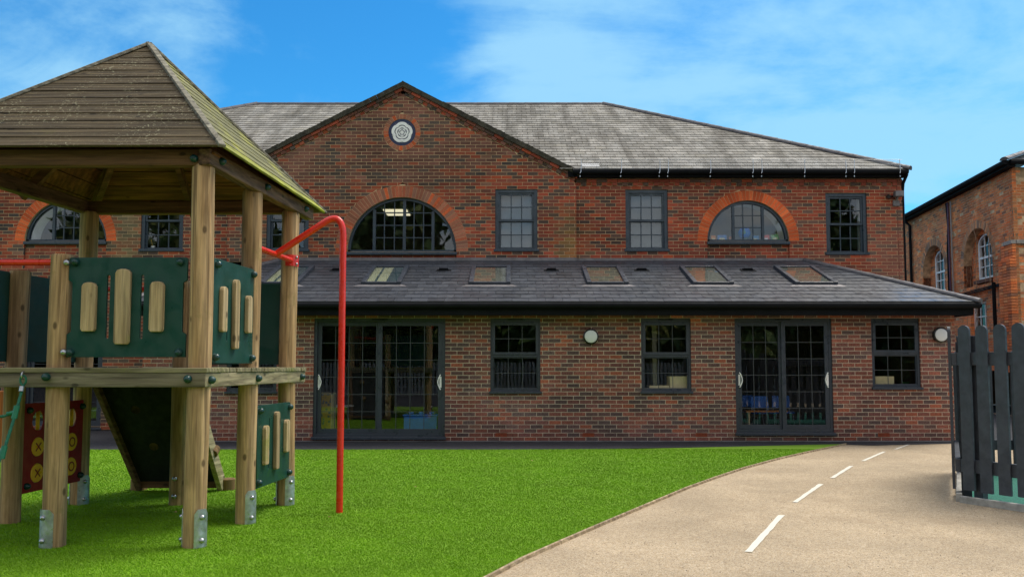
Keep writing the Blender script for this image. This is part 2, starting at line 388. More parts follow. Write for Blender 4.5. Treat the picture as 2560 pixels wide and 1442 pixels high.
M['path'] = ground_mat('resin_gravel', (.40, .31, .20), [(0, (.49, .385, .255)), (.3, (.39, .285, .17)), (.5, (.58, .49, .36)), (.68, (.29, .215, .135)), (.84, (.44, .36, .27)), (.955, (.11, .08, .06))], 150, .6, (.34, .25, .16))
M['tarmac'] = ground_mat('tarmac', (.042, .043, .050), [(0, (.03, .03, .035)), (.5, (.055, .055, .062)), (.9, (.10, .10, .11))], 120, .5)
m, nt, b = mat('turf_base'); p = pos(nt)
lk(nt, mixc(nt, maprange(nt, noise(nt, p, 60, 5, .7), .3, .7), (.125, .25, .004), (.155, .30, .005)), b.inputs['Base Color']); b.inputs['Roughness'].default_value = .9
M['turf_base'] = m
m, nt, b = mat('turf_blade'); p = pos(nt)
a = nn(nt, 'ShaderNodeVertexColor', layer_name='Col')
c = mixc(nt, 1, a.outputs[0], maprange(nt, noise(nt, p, 1.3, 6, .6), .3, .7, .90, 1.10), 'MULTIPLY')
c = mixc(nt, 1, c, maprange(nt, noise(nt, vmul(nt, p, (.9, 3.5, 1)), 1.2, 4, .6), .3, .7, .90, 1.08), 'MULTIPLY')
lk(nt, c, b.inputs['Base Color']); b.inputs['Roughness'].default_value = .55; b.inputs['Specular IOR Level'].default_value = .25
M['turf'] = m
m, nt, b = mat('leaf'); a = nn(nt, 'ShaderNodeVertexColor', layer_name='Col'); lk(nt, a.outputs[0], b.inputs['Base Color']); b.inputs['Roughness'].default_value = .6
M['leaf'] = m

# ------------------------------------------------------------------ ground
def sheet(name, pts, z, m, kind='structure', label=None):
    mb = MB(); mb.poly([(p[0], p[1], z) for p in pts]); return mb.build(name, m, kind=kind, label=label)
sheet('ground', [(-300, -200), (300, -200), (300, 600), (-300, 600)], -.02, M['tarmac'])
edge_px = [(1140, 1478), (1215, 1442), (1300, 1397), (1397, 1354), (1480, 1318), (1540, 1292.5), (1641, 1250), (1715, 1219), (1784, 1194), (1859, 1169), (1944, 1146), (2024, 1128), (2114, 1109)]
edge = [G(*q) for q in edge_px]
e0 = edge[0] + (edge[0]-edge[1])*4
edge = [e0] + edge
yl = G(740, 1123).y
sheet('path', [(e0.x-1.5, -3), (9, -3), (22, 9), (22, 14.9), (8.2, 14.9), (edge[-1].x, 14.7)] + [(q.x-.2, q.y) for q in edge[::-1]], -.012, M['path'])
tarm = [(-16, yl-.6), (-16, 17.7), (-6.8, 17.7), (-6.8, 14.95), (8.1, 14.95), (8.1, 14.72), (edge[-1].x+.4, 14.3), (edge[-1].x, edge[-1].y-.05), (0, yl-.1), (-8, yl-.3)]
sheet('tarmac_strip', tarm, -.006, M['tarmac'])
lawn = [(q.x, q.y) for q in edge] + [(2.0, yl+.10), (0, yl), (-6, yl-.02), (-14, yl+.1), (-14, 2), (e0.x-1, 2)]
sheet('lawn', lawn, 0.0, M['turf_base'])
def in_poly(x, y, poly):
    ins = np.zeros(len(x), bool); n = len(poly)
    for i in range(n):
        x0, y0 = poly[i]; x1, y1 = poly[(i+1) % n]
        c = ((y0 > y) != (y1 > y)); xi = (x1-x0)*(y-y0)/((y1-y0) if y1 != y0 else 1e-9)+x0
        ins ^= c & (x < xi)
    return ins
def numpy_tris(name, V, C, m, **k):
    n = len(V)//3; me = bpy.data.meshes.new(name); me.vertices.add(3*n); me.vertices.foreach_set('co', V.astype(np.float32).ravel())
    me.loops.add(3*n); me.loops.foreach_set('vertex_index', np.arange(3*n, dtype=np.int32))
    me.polygons.add(n); me.polygons.foreach_set('loop_start', np.arange(0, 3*n, 3, dtype=np.int32))
    try: me.polygons.foreach_set('loop_total', np.full(n, 3, dtype=np.int32))
    except Exception: pass
    me.update(calc_edges=True)
    ca = me.color_attributes.new('Col', 'FLOAT_COLOR', 'CORNER'); arr = np.ones((3*n, 4), np.float32); arr[:, :3] = np.repeat(C, 3, axis=0)
    ca.data.foreach_set('color', arr.ravel()); me.materials.append(m)
    o = bpy.data.objects.new(name, me); COL.objects.link(o); return tag(o, **k)
# blades
NB = 2600000
yy = 4.2*(13.6/4.2)**nr.random(NB)                    # density falls with distance squared
xx = (nr.random(NB)*2-1)*(.66*yy+.6)
keep = in_poly(xx, yy, lawn) & (yy < 13.7)
xx, yy = xx[keep], yy[keep]
if len(xx) > 900000: xx, yy = xx[:900000], yy[:900000]
n = len(xx); a = nr.random(n)*2*math.pi; wd = (.0014+.0010*nr.random(n))*yy/5.5; hh = .006+.008*nr.random(n); ln = .007+.008*nr.random(n)
la = nr.normal(4.4, 1.3, n)
V = np.zeros((n, 3, 3)); V[:, 0] = np.stack([xx-np.cos(a)*wd, yy-np.sin(a)*wd, np.zeros(n)], 1); V[:, 1] = np.stack([xx+np.cos(a)*wd, yy+np.sin(a)*wd, np.zeros(n)], 1)
V[:, 2] = np.stack([xx+np.cos(la)*ln, yy+np.sin(la)*ln, hh], 1)
pal = np.array([(.195, .395, .005), (.21, .41, .006), (.23, .42, .009), (.175, .365, .005), (.24, .41, .022)]); ci = nr.choice(5, n, p=[.3, .33, .2, .12, .05])
tag_turf = numpy_tris('artificial_turf', V.reshape(-1, 3), pal[ci]*(0.92+.16*nr.random((n, 1))), M['turf'], label='bright green artificial turf filling the play area', cat='grass', kind='stuff')
# timber edging along lawn and path
mb = MB()
for i in range(len(edge)-1):
    p, q = edge[i], edge[i+1]
    b_ = MB(); b_.bar(Vector((p.x+.012, p.y, -.012)), Vector((q.x+.012, q.y, -.012))-(q-p).normalized()*.006, .022, .05)
    if i == 0: ed = thing('timber_edging', (edge[3].x, edge[3].y, 0), 'thin weathered timber edging curving between the turf and the gravel path', 'edging')
    b_.build('edging_board', M['edge'], ed)
for k, quad in enumerate([((1861.5, 1375), (1880, 1376), (1962, 1284.5), (1946.5, 1284)), ((1981, 1252), (1993, 1253), (2059, 1207.5), (2046, 1207)),
              ((2074.6, 1192), (2086, 1192.6), (2133.6, 1162.4), (2123, 1162.4)), ((2152.7, 1150), (2163, 1150), (2215, 1127), (2206, 1127)),
              ((2234.5, 1121), (2242.5, 1121), (2284.5, 1106), (2277.6, 1106))]):
    c = [G(*q) for q in quad]; mb = MB(); n = 14; L = []; Rr = []
    for i in range(n+1):
        t = i/n; l = c[0].lerp(c[3], t); r = c[1].lerp(c[2], t); j = .004
        L.append((l.x+rng.uniform(-j, j), l.y, -.007)); Rr.append((r.x+rng.uniform(-j, j), r.y, -.007))
    mb.poly(L+Rr[::-1], True); mb.build('lane_dash', M['paint_line'], kind='structure')
# loose dark grit on the path
V = []; C = []
for i in range(900):
    y = 4.6*(14/4.6)**rng.random(); x = rng.uniform(0, .64)*y*1.02
    if in_poly(np.array([x]), np.array([y]), lawn)[0]: continue
    r = rng.uniform(.002, .006); a = rng.random()*6.28; p = [(x+r*math.cos(a+k*2.1), y+r*math.sin(a+k*2.1), -.0115) for k in range(3)]; t = (x, y, -.0115+r*.8)
    for k in range(3): V += [p[k], p[(k+1) % 3], t]; C.append(rng.choice([(.05, .04, .03), (.10, .08, .05), (.6, .5, .35), (.04, .05, .03)]))
numpy_tris('grit', np.array(V), np.array(C), M['leaf'], label='loose dark grit scattered on the gravel path', cat='grit', kind='stuff')
# few fallen leaves on the turf
for i, (px, py) in enumerate([(438, 1278), (1330, 1150), (825, 1290), (1040, 1215)]):
    g = G(px, py, .03); mb = MB(); r = .018
    mb.poly([g+Vector((r*math.cos(t), r*.6*math.sin(t), .006*math.sin(2*t+i))) for t in [k*math.pi/3 for k in range(6)]])
    mb.build('fallen_leaf', simple('dry_leaf', (.42, .30, .13), .8), label=['pale fallen leaf on the turf under the play tower', 'pale fallen leaf on the far turf below the window left of the first lamp', 'pale fallen leaf on the turf beside the foot of the red pole', 'pale fallen leaf on the turf below the large sliding doors'][i], cat='leaf', group='fallen leaves on the turf')

# ------------------------------------------------------------------ brick engine
PAL_UP = [((.225, .050, .026), 5), ((.175, .045, .027), 4), ((.135, .048, .032), 3), ((.075, .050, .040), 4), ((.050, .040, .036), 2), ((.27, .066, .030), 2), ((.15, .075, .05), 1)]
PAL_BR = [((.145, .060, .042), 5), ((.115, .054, .040), 4), ((.155, .068, .050), 3), ((.085, .056, .044), 4), ((.068, .050, .042), 2), ((.20, .055, .03), 1)]
PAL_RED = [((.25, .054, .030), 6), ((.205, .050, .030), 5), ((.17, .056, .038), 2), ((.078, .050, .040), 3), ((.11, .060, .045), 2), ((.30, .06, .026), 2)]
PAL_EXT = [((.150, .056, .042), 5), ((.120, .050, .042), 5), ((.092, .053, .047), 4), ((.170, .060, .042), 4), ((.220, .068, .040), 2), ((.080, .052, .048), 3), ((.165, .082, .058), 1)]
PAL_OLD = [((.30, .092, .032), 6), ((.25, .082, .032), 5), ((.19, .072, .034), 3), ((.13, .062, .036), 1.5), ((.28, .12, .05), 1.5), ((.34, .085, .026), 4)]
BK = 1.3
def pick(pal):
    c = rng.choices([p[0] for p in pal], [p[1] for p in pal])[0]; k = rng.uniform(.82, 1.2)*BK; return (min(.8, c[0]*k), c[1]*k, c[2]*k)
VARM = {}
def brick_mesh(key, L, Hh, T, m, col, U, N):
    k = (key, round(L, 3), round(Hh, 3))
    if k not in VARM:
        mb = MB(); mb.col = col; fr = frame((0, 0, 0), U, N); mb.fbox(fr, -L/2, L/2, -Hh/2, Hh/2, -T, 0)
        VARM[k] = mb.mesh('brick', m, colors=True)
    return VARM[k]
def brickwork(fr, ivals, z0, z1, parent, bm, mm, pal, key, nobj=0, module=.225, course=.075, joint=.010, depth=.10, face=0., stain=None, mortar=True, palfn=None, prefer=None, phase=0., jit=.0015):
    nc = int(round((z1-z0)/course)); pieces = []; mo = MB()
    for i in range(nc):
        za = z0+i*course; zb = za+course
        ZMID[0] = (za+zb)/2; A = ivals(za+.001); B = ivals(zb-.001)
        if len(A) != len(B): 
            if len(A) > len(B): B = _match(A, B)
            else: A = _match(B, A)
        for (l0, r0), (l1, r1) in zip(A, B):
            if r0-l0 < .005 and r1-l1 < .005: continue
            mo.poly([fr(l0, za, face-.0028), fr(r0, za, face-.0028), fr(r1, zb, face-.0028), fr(l1, zb, face-.0028)])
            lo = min(l0, l1); hi = max(r0, r1); ph = phase + (module/2 if i % 2 else 0)
            k0 = int(math.floor((lo-ph)/module)); k1 = int(math.ceil((hi-ph)/module))
            for k in range(k0, k1):
                jl = ph+k*module+joint/2; jr = jl+module-joint
                bl0 = max(jl, l0); bl1 = max(jl, l1); br0 = min(jr, r0); br1 = min(jr, r1)
                if br0-bl0 < .012 and br1-bl1 < .012: continue
                br0 = max(br0, bl0+.002); br1 = max(br1, bl1+.002)
                full = bl0 == jl and bl1 == jl and br0 == jr and br1 == jr
                pieces.append((full, bl0, br0, bl1, br1, za+joint/2, zb-joint/2))
    if mortar: mo.build('mortar', mm, parent)
    cand = [p for p in pieces if p[0]]
    if nobj and len(cand) > nobj:
        cc = Vector((0, 0, H)); cand.sort(key=lambda p: (fr((p[1]+p[2])/2, p[5], 0)-cc).length if prefer is None else prefer((p[1]+p[2])/2, p[5]))
        cand = cand[:nobj]
    chosen = set(id(p) for p in cand) if nobj else set()
    mb = MB()
    vcols = [pick(pal) for _ in range(18)]
    for p in pieces:
        full, a, b, c, d, za, zb = p; uc = (a+b)/2; zc = (za+zb)/2; dn = rng.uniform(-jit, jit)
        if id(p) in chosen:
            i = rng.randrange(18); me = brick_mesh(key+str(i), b-a, zb-za, depth, bm, vcols[i], fr.U, fr.N)
            inst('brick', me, fr(uc, zc, face+dn), parent)
        else:
            col = pick(palfn(uc, zc) if palfn else pal)
            if stain: col = stain(uc, zc, col)
            kk = 1+.13*math.sin(uc*1.9+zc*2.3)*math.sin(zc*3.1-uc*.8)+.06*math.sin(uc*5.3+1)*math.sin(zc*1.1+2); col = tuple(q_*kk for q_ in col)
            mb.col = col
            mb.quadbox([fr(a, za, face+dn), fr(b, za, face+dn), fr(b, za, face-depth), fr(a, za, face-depth)], [fr(c, zb, face+dn), fr(d, zb, face+dn), fr(d, zb, face-depth), fr(c, zb, face-depth)])
    if mb.f: mb.build('brick', bm, parent, colors=True, kind='stuff')
def _match(A, B):
    """B has fewer intervals: split its intervals to pair with A at points"""
    out = []
    for (l, r) in A:
        best = None
        for (L, Rr) in B:
            a = max(l, L); b_ = min(r, Rr)
            if b_ >= a-1e-6: best = (L, Rr) if best is None else best
        out.append([l, r, best])
    res = []
    for i, (l, r, best) in enumerate(out):
        if best is None: c = (l+r)/2; res.append((c, c)); continue
        L, Rr = best
        sib = [j for j, o in enumerate(out) if o[2] == best]
        if len(sib) == 1: res.append((L, Rr)); continue
        k = sib.index(i)
        cuts = [L]+[(out[sib[j]][1]+out[sib[j+1]][0])/2 for j in range(len(sib)-1)]+[Rr]
        res.append((cuts[k], cuts[k+1]))
    return res
ZMID = [0.]
def rect_hole(u0, u1, z0, z1): return lambda z: (u0, u1) if z0 <= ZMID[0] <= z1 else None
def snap(z, base, c): return base+round((z-base)/c)*c
def arch_hole(cu, cz, r1, r0, zb):
    def h(z):
        if z > cz+r1: return None
        if ZMID[0] >= cz: w_ = math.sqrt(max(0, r1*r1-max(0, z-cz)**2)); return (cu-w_, cu+w_)
        if ZMID[0] >= zb: return (cu-r0, cu+r0)
        return None
    return h
def intervals(lf, rf, holes):
    def f(z):
        segs = [(lf(z), rf(z))]
        if segs[0][1] <= segs[0][0]: c = (segs[0][0]+segs[0][1])/2; return [(c, c)]
        for h in holes:
            q = h(z)
            if not q: continue
            ns = []
            for (a, b) in segs:
                if q[1] <= a or q[0] >= b: ns.append((a, b)); continue
                if q[0] > a: ns.append((a, q[0]))
                if q[1] < b: ns.append((q[1], b))
            segs = ns
        return sorted(segs)
    return f
def voussoirs(fr, cu, cz, r0, r1, parent, bm, mm, pal, n=None, a0=0., a1=math.pi, face=.0, depth=.12, legs=0, full=False):
    L = (a1-a0)*(r0+r1)/2; n = n or int(round(L/.076))
    mo = MB(); S = 48
    for i in range(S):
        t0 = a0+(a1-a0)*i/S; t1 = a0+(a1-a0)*(i+1)/S
        q = lambda r, t, nn_: fr(cu+r*math.cos(t), cz+r*math.sin(t), nn_)
        mo.poly([q(r0-.002, t0, face-.003), q(r1+.03, t0, face-.0035), q(r1+.03, t1, face-.0035), q(r0-.002, t1, face-.003)], True)
        mo.poly([q(r0-.002, t0, face-.003), q(r0-.002, t1, face-.003), q(r0-.002, t1, face-depth), q(r0-.002, t0, face-depth)])
    mo.build('mortar', mm, parent)
    for i in range(n):
        t0 = a0+(a1-a0)*(i+.055)/n; t1 = a0+(a1-a0)*(i+.945)/n; col = pick(pal); mb = MB()
        rot = rng.uniform(-.002, .002); ff = face+rng.uniform(0, .003)
        half = .45 if rng.random() < .0 else 1
        mb.col = col
        q = lambda r, t, nn_: fr(cu+r*math.cos(t), cz+r*math.sin(t), nn_)
        ra, rb = r0+rot, r1-.004
        mb.quadbox([q(ra, t1, ff), q(ra, t0, ff), q(ra, t0, ff-depth), q(ra, t1, ff-depth)], [q(rb, t1, ff), q(rb, t0, ff), q(rb, t0, ff-depth), q(rb, t1, ff-depth)])
        mb.build('arch_brick', bm, parent, colors=True)
PAL_ARCH = [((.50, .095, .028), 5), ((.45, .082, .026), 4), ((.54, .115, .036), 2)]
PAL_ARCH2 = [((.28, .105, .062), 5), ((.22, .10, .066), 4), ((.33, .090, .045), 2), ((.42, .085, .03), 2)]

# ------------------------------------------------------------------ windows
def pane_mesh(fr, u0, u1, z0, z1, n, parent, m, name='pane'):
    mb = MB(); mb.fbox(fr, u0, u1, z0, z1, n-.004, n); mb.build(name, m, parent)
def sash(fr, u0, u1, z0, z1, parent, m, face=-.03, cols=3, rows=4, painted_light=None, fw=.075):
    """two-sash window: outer box frame, upper sash forward, lower sash set back"""
    mb = MB(); d0, d1 = face-.10, face
    mb.fbox(fr, u0, u0+fw, z0, z1, d0, d1); mb.fbox(fr, u1-fw, u1, z0, z1, d0, d1)
    mb.fbox(fr, u0+fw, u1-fw, z1-fw, z1, d0, d1)
    wdw = mb.build('window', m, parent, bevel=.004)
    zm = (z0+z1)/2; a, b = u0+fw, u1-fw
    for (s0, s1, dd) in ((zm-.02, z1-fw, face-.022), (z0+.05, zm+.015, face-.055)):
        s = MB(); t = .042
        s.fbox(fr, a, a+t, s0, s1, dd-.03, dd); s.fbox(fr, b-t, b, s0, s1, dd-.03, dd)
        s.fbox(fr, a+t, b-t, s1-t, s1, dd-.03, dd); s.fbox(fr, a+t, b-t, s0, s0+t, dd-.03, dd)
        for k in range(1, cols):
            uc = a+t+(b-a-2*t)*k/cols; s.fbox(fr, uc-.011, uc+.011, s0+t, s1-t, dd-.026, dd-.002)
        h = rows//2
        for k in range(1, h):
            zc = s0+t+(s1-s0-2*t)*k/h; s.fbox(fr, a+t, b-t, zc-.011, zc+.011, dd-.024, dd-.004)
        s.build('sash', m, wdw)
        for i in range(cols):
            for j in range(h):
                pa = a+t+(b-a-2*t)*i/cols; pb = a+t+(b-a-2*t)*(i+1)/cols; pz = s0+t+(s1-s0-2*t)*j/h; pq = s0+t+(s1-s0-2*t)*(j+1)/h
                pane_mesh(fr, pa+.011, pb-.011, pz+.011, pq-.011, dd-.012, wdw, M['glass'])
    s = MB(); s.fbox(fr, u0-.03, u1+.03, z0-.005, z0+.05, face-.12, face+.055); s.build('sill', m, wdw, bevel=.006)
    if painted_light:
        s = MB(); s.fbox(fr, u0+.02, u1-.02, z0+.04, z1-.02, face-.145, face-.14); s.build('painted_light', painted_light, wdw)  # sheet behind the panes with the reflected sky put into its colour
    return wdw
def reveal(fr, u0, u1, z0, z1, parent, m, d=.12):
    mb = MB(); e = .003
    mb.fbox(fr, u0-.012, u0-e, z0, z1, -d, -.011); mb.fbox(fr, u1+e, u1+.012, z0, z1, -d, -.011); mb.fbox(fr, u0-.012, u1+.012, z1+e, z1+.012, -d, -.011)
    mb.fbox(fr, u0-.012, u1+.012, z0-.012, z0-e, -d, -.011)
    mb.build('reveal', m, parent)
def arch_window(fr, cu, cz, r, parent, m, face=-.05, mull=(), cols=3, rows=4, sillz=0., central=None):
    """lunette: curved frame, mullions, glazing bars between the mullions"""
    wdw = None; mb = MB(); S = 40; fw = .055
    q = lambda rr, t, nn_: fr(cu+rr*math.cos(t), cz+rr*math.sin(t), nn_)
    for i in range(S):
        t0 = math.pi*i/S; t1 = math.pi*(i+1)/S
        mb.quadbox([q(r, t0, face), q(r-fw, t0, face), q(r-fw, t0, face-.1), q(r, t0, face-.1)], [q(r, t1, face), q(r-fw, t1, face), q(r-fw, t1, face-.1), q(r, t1, face-.1)])
    mb.fbox(fr, cu-r, cu+r, cz-.02, cz+.04, face-.1, face)
    zt = lambda u: cz+math.sqrt(max(0, (r-fw+.004)**2-(u-cu)**2))
    for u, wdt in mull:
        mb.fbox(fr, cu+u-wdt/2, cu+u+wdt/2, cz+.04, min(zt(cu+u-wdt/2), zt(cu+u+wdt/2)), face-.09, face-.006)
    wdw = mb.build('window', m, parent)
    g = MB(); L, Rr = central
    bars = []
    ms = [u for u, _ in mull]
    for s_ in range(len(ms)-1):
        for k in range(1, cols):
            u = cu+ms[s_]+(ms[s_+1]-ms[s_])*k/cols; bars.append(u); g.fbox(fr, u-.011, u+.011, cz+.04, zt(u), face-.05, face-.028)
    for k in range(1, rows):
        z = cz+.04+(zt(cu)-cz-.04)*k/rows
        w_ = math.sqrt(max(0, (r-fw)**2-(z-cz)**2)); g.fbox(fr, max(cu+L, cu-w_), min(cu+Rr, cu+w_), z-.010, z+.010, face-.048, face-.030)
    g.build('glazing_bar', m, wdw)
    # one pane per light between vertical bars, with the curved top
    us = sorted([cu-r+fw]+bars+[cu+u for u in ms]+[cu+r-fw])
    for a_, b_ in zip(us[:-1], us[1:]):
        n = 6; top = [(a_+(b_-a_)*i/n, zt(a_+(b_-a_)*i/n)) for i in range(n+1)]
        mb = MB(); pts = [(a_, cz+.03), (b_, cz+.03)]+top[::-1]
        if b_-a_ < .03: continue
        mb.quadbox([fr(u, z, face-.042) for u, z in pts], [fr(u, z, face-.038) for u, z in pts]); mb.build('pane', M['glass'], wdw)
    s = MB(); s.fbox(fr, cu-r-.012, cu+r+.012, cz-.075, cz-.015, face-.1, face+.09); s.build('sill', m, wdw, bevel=.006)
    return wdw

# ================================================================== MAIN BUILDING
YG, YM = 17.5, 17.6
main = thing('school_building', (-2.38, YM, 0), 'large two-storey red brick school building with central gable, arched windows and weathered slate roof', 'building')
FG = frame((0, YG, 0), (1, 0, 0), (0, -1, 0)); FM = frame((0, YM, 0), (1, 0, 0), (0, -1, 0))
def ug(px, py=555): return P(px, py, YG).x
def um(px, py=555): return P(px, py, YM).x
def zg(py): return P(1280, py, YG).z
def zm_(py): return P(1280, py, YM).z
CX = ug(1005); GR = 1.387; GL = 2*CX-GR; XR = 8.47; XL = 2*CX-XR
mir = lambda x: 2*CX-x
apex = P(1005, 205, YG-.08); SL = (apex.z-5.66)/(1.21-apex.x)    # verge slope
cosS = 1/math.sqrt(1+SL*SL)
VT = .085                                                        # verge thickness
def zline(off): return apex.z - off/cosS                          # height at the centre of a line parallel to the verge, perpendicular offset off
# ---- gable
gz = lambda off: (lambda z: (zline(off)-z)/SL)
hw = gz(VT+.155)
gl = lambda z: CX-min(CX-GL, max(0, hw(z))); gr = lambda z: CX+min(GR-CX, max(0, hw(z)))
ZB = zg(652)-.02
wsg = dict(u0=ug(1238), u1=ug(1344), z0=zg(631), z1=zg(477))
ARC = dict(cz=zg(627), r0=(ug(1142)-ug(869))/2, r1=(ug(1168, 600)-ug(836, 600))/2, cu=ug(1005))
wsg['z0'] = snap(wsg['z0'], ZB, .075); wsg['z1'] = snap(wsg['z1'], ZB, .075); ARC['cz'] = snap(ARC['cz'], ZB, .075)
EMB = dict(cu=ug(1005, 331), cz=zg(331), r0=.298, r1=.405)
wall_g = MB(); wall_g.box(GL, GR, YG+.11, YG+.2, 3.0, 3.1); wall_g = wall_g.build('gable_wall', M['mortar'], main)
def chole(cu, cz, r): return lambda z: (cu-math.sqrt(max(0, r*r-(z-cz)**2)), cu+math.sqrt(max(0, r*r-(z-cz)**2))) if abs(z-cz) < r else None
ZB = zg(652)-.02; ncg = int(math.ceil((zline(VT+.155)-ZB)/.075))
iv = intervals(gl, gr, [rect_hole(wsg['u0'], wsg['u1'], wsg['z0']-.0, wsg['z1']), rect_hole(mir(wsg['u1']), mir(wsg['u0']), wsg['z0'], wsg['z1']),
                        arch_hole(ARC['cu'], ARC['cz'], ARC['r1'], ARC['r0'], ZB-.1), chole(EMB['cu'], EMB['cz'], EMB['r1'])])
def stain_g(u, z, c):
    f = max(0, 1-abs(u-1.18)/.38)*max(0, min(1, (4.95-z)/.9))*rng.uniform(.3, 1.1)
    if f > 0: f = min(.85, f); c = tuple(a*(1-f)+b*f for a, b in zip(c, (.30, .19, .055)))
    f = max(0, 1-abs(u+5.2)/.9)*max(0, min(1, (5.2-z)))*.4
    if f > 0: c = tuple(a*(1-f)+b*f for a, b in zip(c, (.22, .17, .10)))
    return c
palg = lambda u, z: PAL_RED if u > -.2+rng.uniform(-.8, .8) and z < 5.6 else (PAL_UP if z < 5.3 or u > -1.5 and rng.random() < .4 else PAL_BR)
brickwork(FG, iv, ZB, ZB+ncg*.075, wall_g, M['brick'], M['mortar'], PAL_BR, 'g', nobj=150, stain=stain_g, palfn=palg, prefer=lambda u, z: (z-6.0)**2+((u-CX)/2.2)**2)
reveal(FG, wsg['u0'], wsg['u1'], wsg['z0'], wsg['z1'], wall_g, M['mortar']); reveal(FG, mir(wsg['u1']), mir(wsg['u0']), wsg['z0'], wsg['z1'], wall_g, M['mortar'])
voussoirs(FG, ARC['cu'], ARC['cz'], ARC['r0'], ARC['r1'], wall_g, M['brick'], M['mortar'], PAL_ARCH2)
voussoirs(FG, EMB['cu'], EMB['cz'], EMB['r0'], EMB['r1'], wall_g, M['brick'], M['mortar'], PAL_ARCH2, a0=0, a1=2*math.pi, depth=.06)
# brick below the arch sill (recessed)
brickwork(frame((0, YG+.06, 0), (1, 0, 0), (0, -1, 0)), lambda z: [(ARC['cu']-ARC['r0'], ARC['cu']+ARC['r0'])], ARC['cz']-.075*5, ARC['cz'], wall_g, M['brick'], M['mortar'], PAL_RED, 'gs')
# raking corbel bricks under the verge
for sgn in (-1, 1):
    o1 = MB(); Ls = (CX-GL if sgn < 0 else GR-CX)
    ux = Vector((sgn*cosS, 0, -SL*cosS)); vn = Vector((-sgn*SL*cosS*-1, 0, cosS)); vn = Vector((sgn*SL*cosS, 0, cosS))
    top = Vector((CX, YG, zline(0))); tot = Ls/cosS+.05
    def rake(s0, s1, o0, o1_, pr, mbx):
        a = top+ux*s0-vn*o0; b = top+ux*s1-vn*o0; c = top+ux*s1-vn*o1_; d = top+ux*s0-vn*o1_
        f_ = Vector((0, -pr, 0)); bk = Vector((0, .1, 0)); L1 = [a+f_, b+f_, c+f_, d+f_]; L2 = [x+bk for x in (a, b, c, d)]
        if sgn < 0: L1 = L1[::-1]; L2 = L2[::-1]
        mbx.quadbox(L2, L1)
    mo = MB(); rake(.0, tot, VT-.01, VT+.16, -.008, mo); mo.build('mortar', M['mortar'], wall_g)
    s = .05
    while s < tot-.1:
        o1.col = pick(PAL_RED if rng.random() < .7 else PAL_BR); rake(s, s+.213, VT+.002, VT+.066, .045, o1); s += .225
    s = .14; k = 0
    while s < tot-.05:
        o1.col = pick(PAL_BR if k % 2 else PAL_UP); rake(s, s+.10, VT+.078, VT+.142, .035 if k % 2 else .002, o1); s += .1125; k += 1
    o1.build('corbel_brick', M['brick'], wall_g, colors=True, kind='stuff')
    # verge: mortar bedded slate edge
    vb = MB(); N_ = 26
    for i in range(N_):
        s0 = tot*i/N_*1.02 - .02; s1 = tot*(i+1)/N_*1.02-.022; jit_ = rng.uniform(-.006, .006)
        a = top+ux*s0; b = top+ux*s1
        L1 = [a-vn*(VT+.004)+Vector((0, -.085, 0)), b-vn*(VT+.004)+Vector((0, -.085, 0)), b+vn*(.012+jit_)+Vector((0, -.09, 0)), a+vn*(.012+jit_)+Vector((0, -.09, 0))]
        L2 = [p+Vector((0, .4, 0)) for p in L1]
        if sgn > 0: L1, L2 = L2, L1
        vb.quadbox(L1, L2)
    vb.build('verge', M['verge'], main)
for (a, b) in ((wsg['u0'], wsg['u1']), (mir(wsg['u1']), mir(wsg['u0']))):
    sash(FG, a, b, wsg['z0'], wsg['z1'], main, M['frame'], painted_light=M['painted_light'] if a > 0-.5 else None)
rr = ARC['r0']
arch_window(FG, ARC['cu'], ARC['cz'], rr-.004, main, M['frame'], face=-.07, mull=((-.61, .06), (.04, .06), (.66, .06)), cols=3, rows=4, central=(-.61, .66))

# ---- wings
wall_r = MB(); wall_r.box(GR, XR, YM+.11, YM+.2, 3.0, 3.1); wall_r = wall_r.build('wall', M['mortar'], main)
wall_l = MB(); wall_l.box(XL, GL, YM+.11, YM+.2, 3.0, 3.1); wall_l = wall_l.build('wall', M['mortar'], main)
w1 = (um(1564), um(1670), zm_(632), zm_(477)); w3 = (um(2065), um(2168), zm_(634), zm_(480))
A2 = dict(cu=um(1871, 607), cz=zm_(603), r0=(um(1974, 600)-um(1769, 600))/2, r1=(um(1998, 600)-um(1743, 600))/2)
LCU = mir(A2['cu'])+.19; ZBw0 = zm_(654); sn = lambda z: snap(z, ZBw0, .075)
w1 = (w1[0], w1[1], sn(w1[2]), sn(w1[3])); w3 = (w3[0], w3[1], sn(w3[2]), sn(w3[3])); A2['cz'] = sn(A2['cz'])
ZT = zm_(450)+.05; ZBw = zm_(654); nc = int((ZT-.15-ZBw)/.075); ZT2 = ZBw+nc*.075; ZBw -= .075*16
holes_r = [rect_hole(*w1), rect_hole(*w3), arch_hole(A2['cu'], A2['cz'], A2['r1'], A2['r0'], ZBw-1)]
def stain_r(u, z, c):
    f = max(0, 1-abs(u-um(2025))/.42)*max(0, min(1, (4.7-z)/.7))*.55
    f = max(f, max(0, min(.5, (u-7.5)*.9))*max(0, min(1, (5.0-z))))
    if f > 0: c = tuple(a*(1-f)+b*f for a, b in zip(c, (.20, .115, .085)))
    if u < 1.75 and z < 4.4: f = .4*rng.random(); c = tuple(a*(1-f)+b*f for a, b in zip(c, (.26, .15, .05)))
    return c
brickwork(FM, intervals(lambda z: GR, lambda z: XR, holes_r), ZBw, ZT2, wall_r, M['brick'], M['mortar'], PAL_RED, 'w', nobj=148, stain=stain_r, prefer=lambda u, z: (u-4.9)**2/6+(z-4.9)**2)
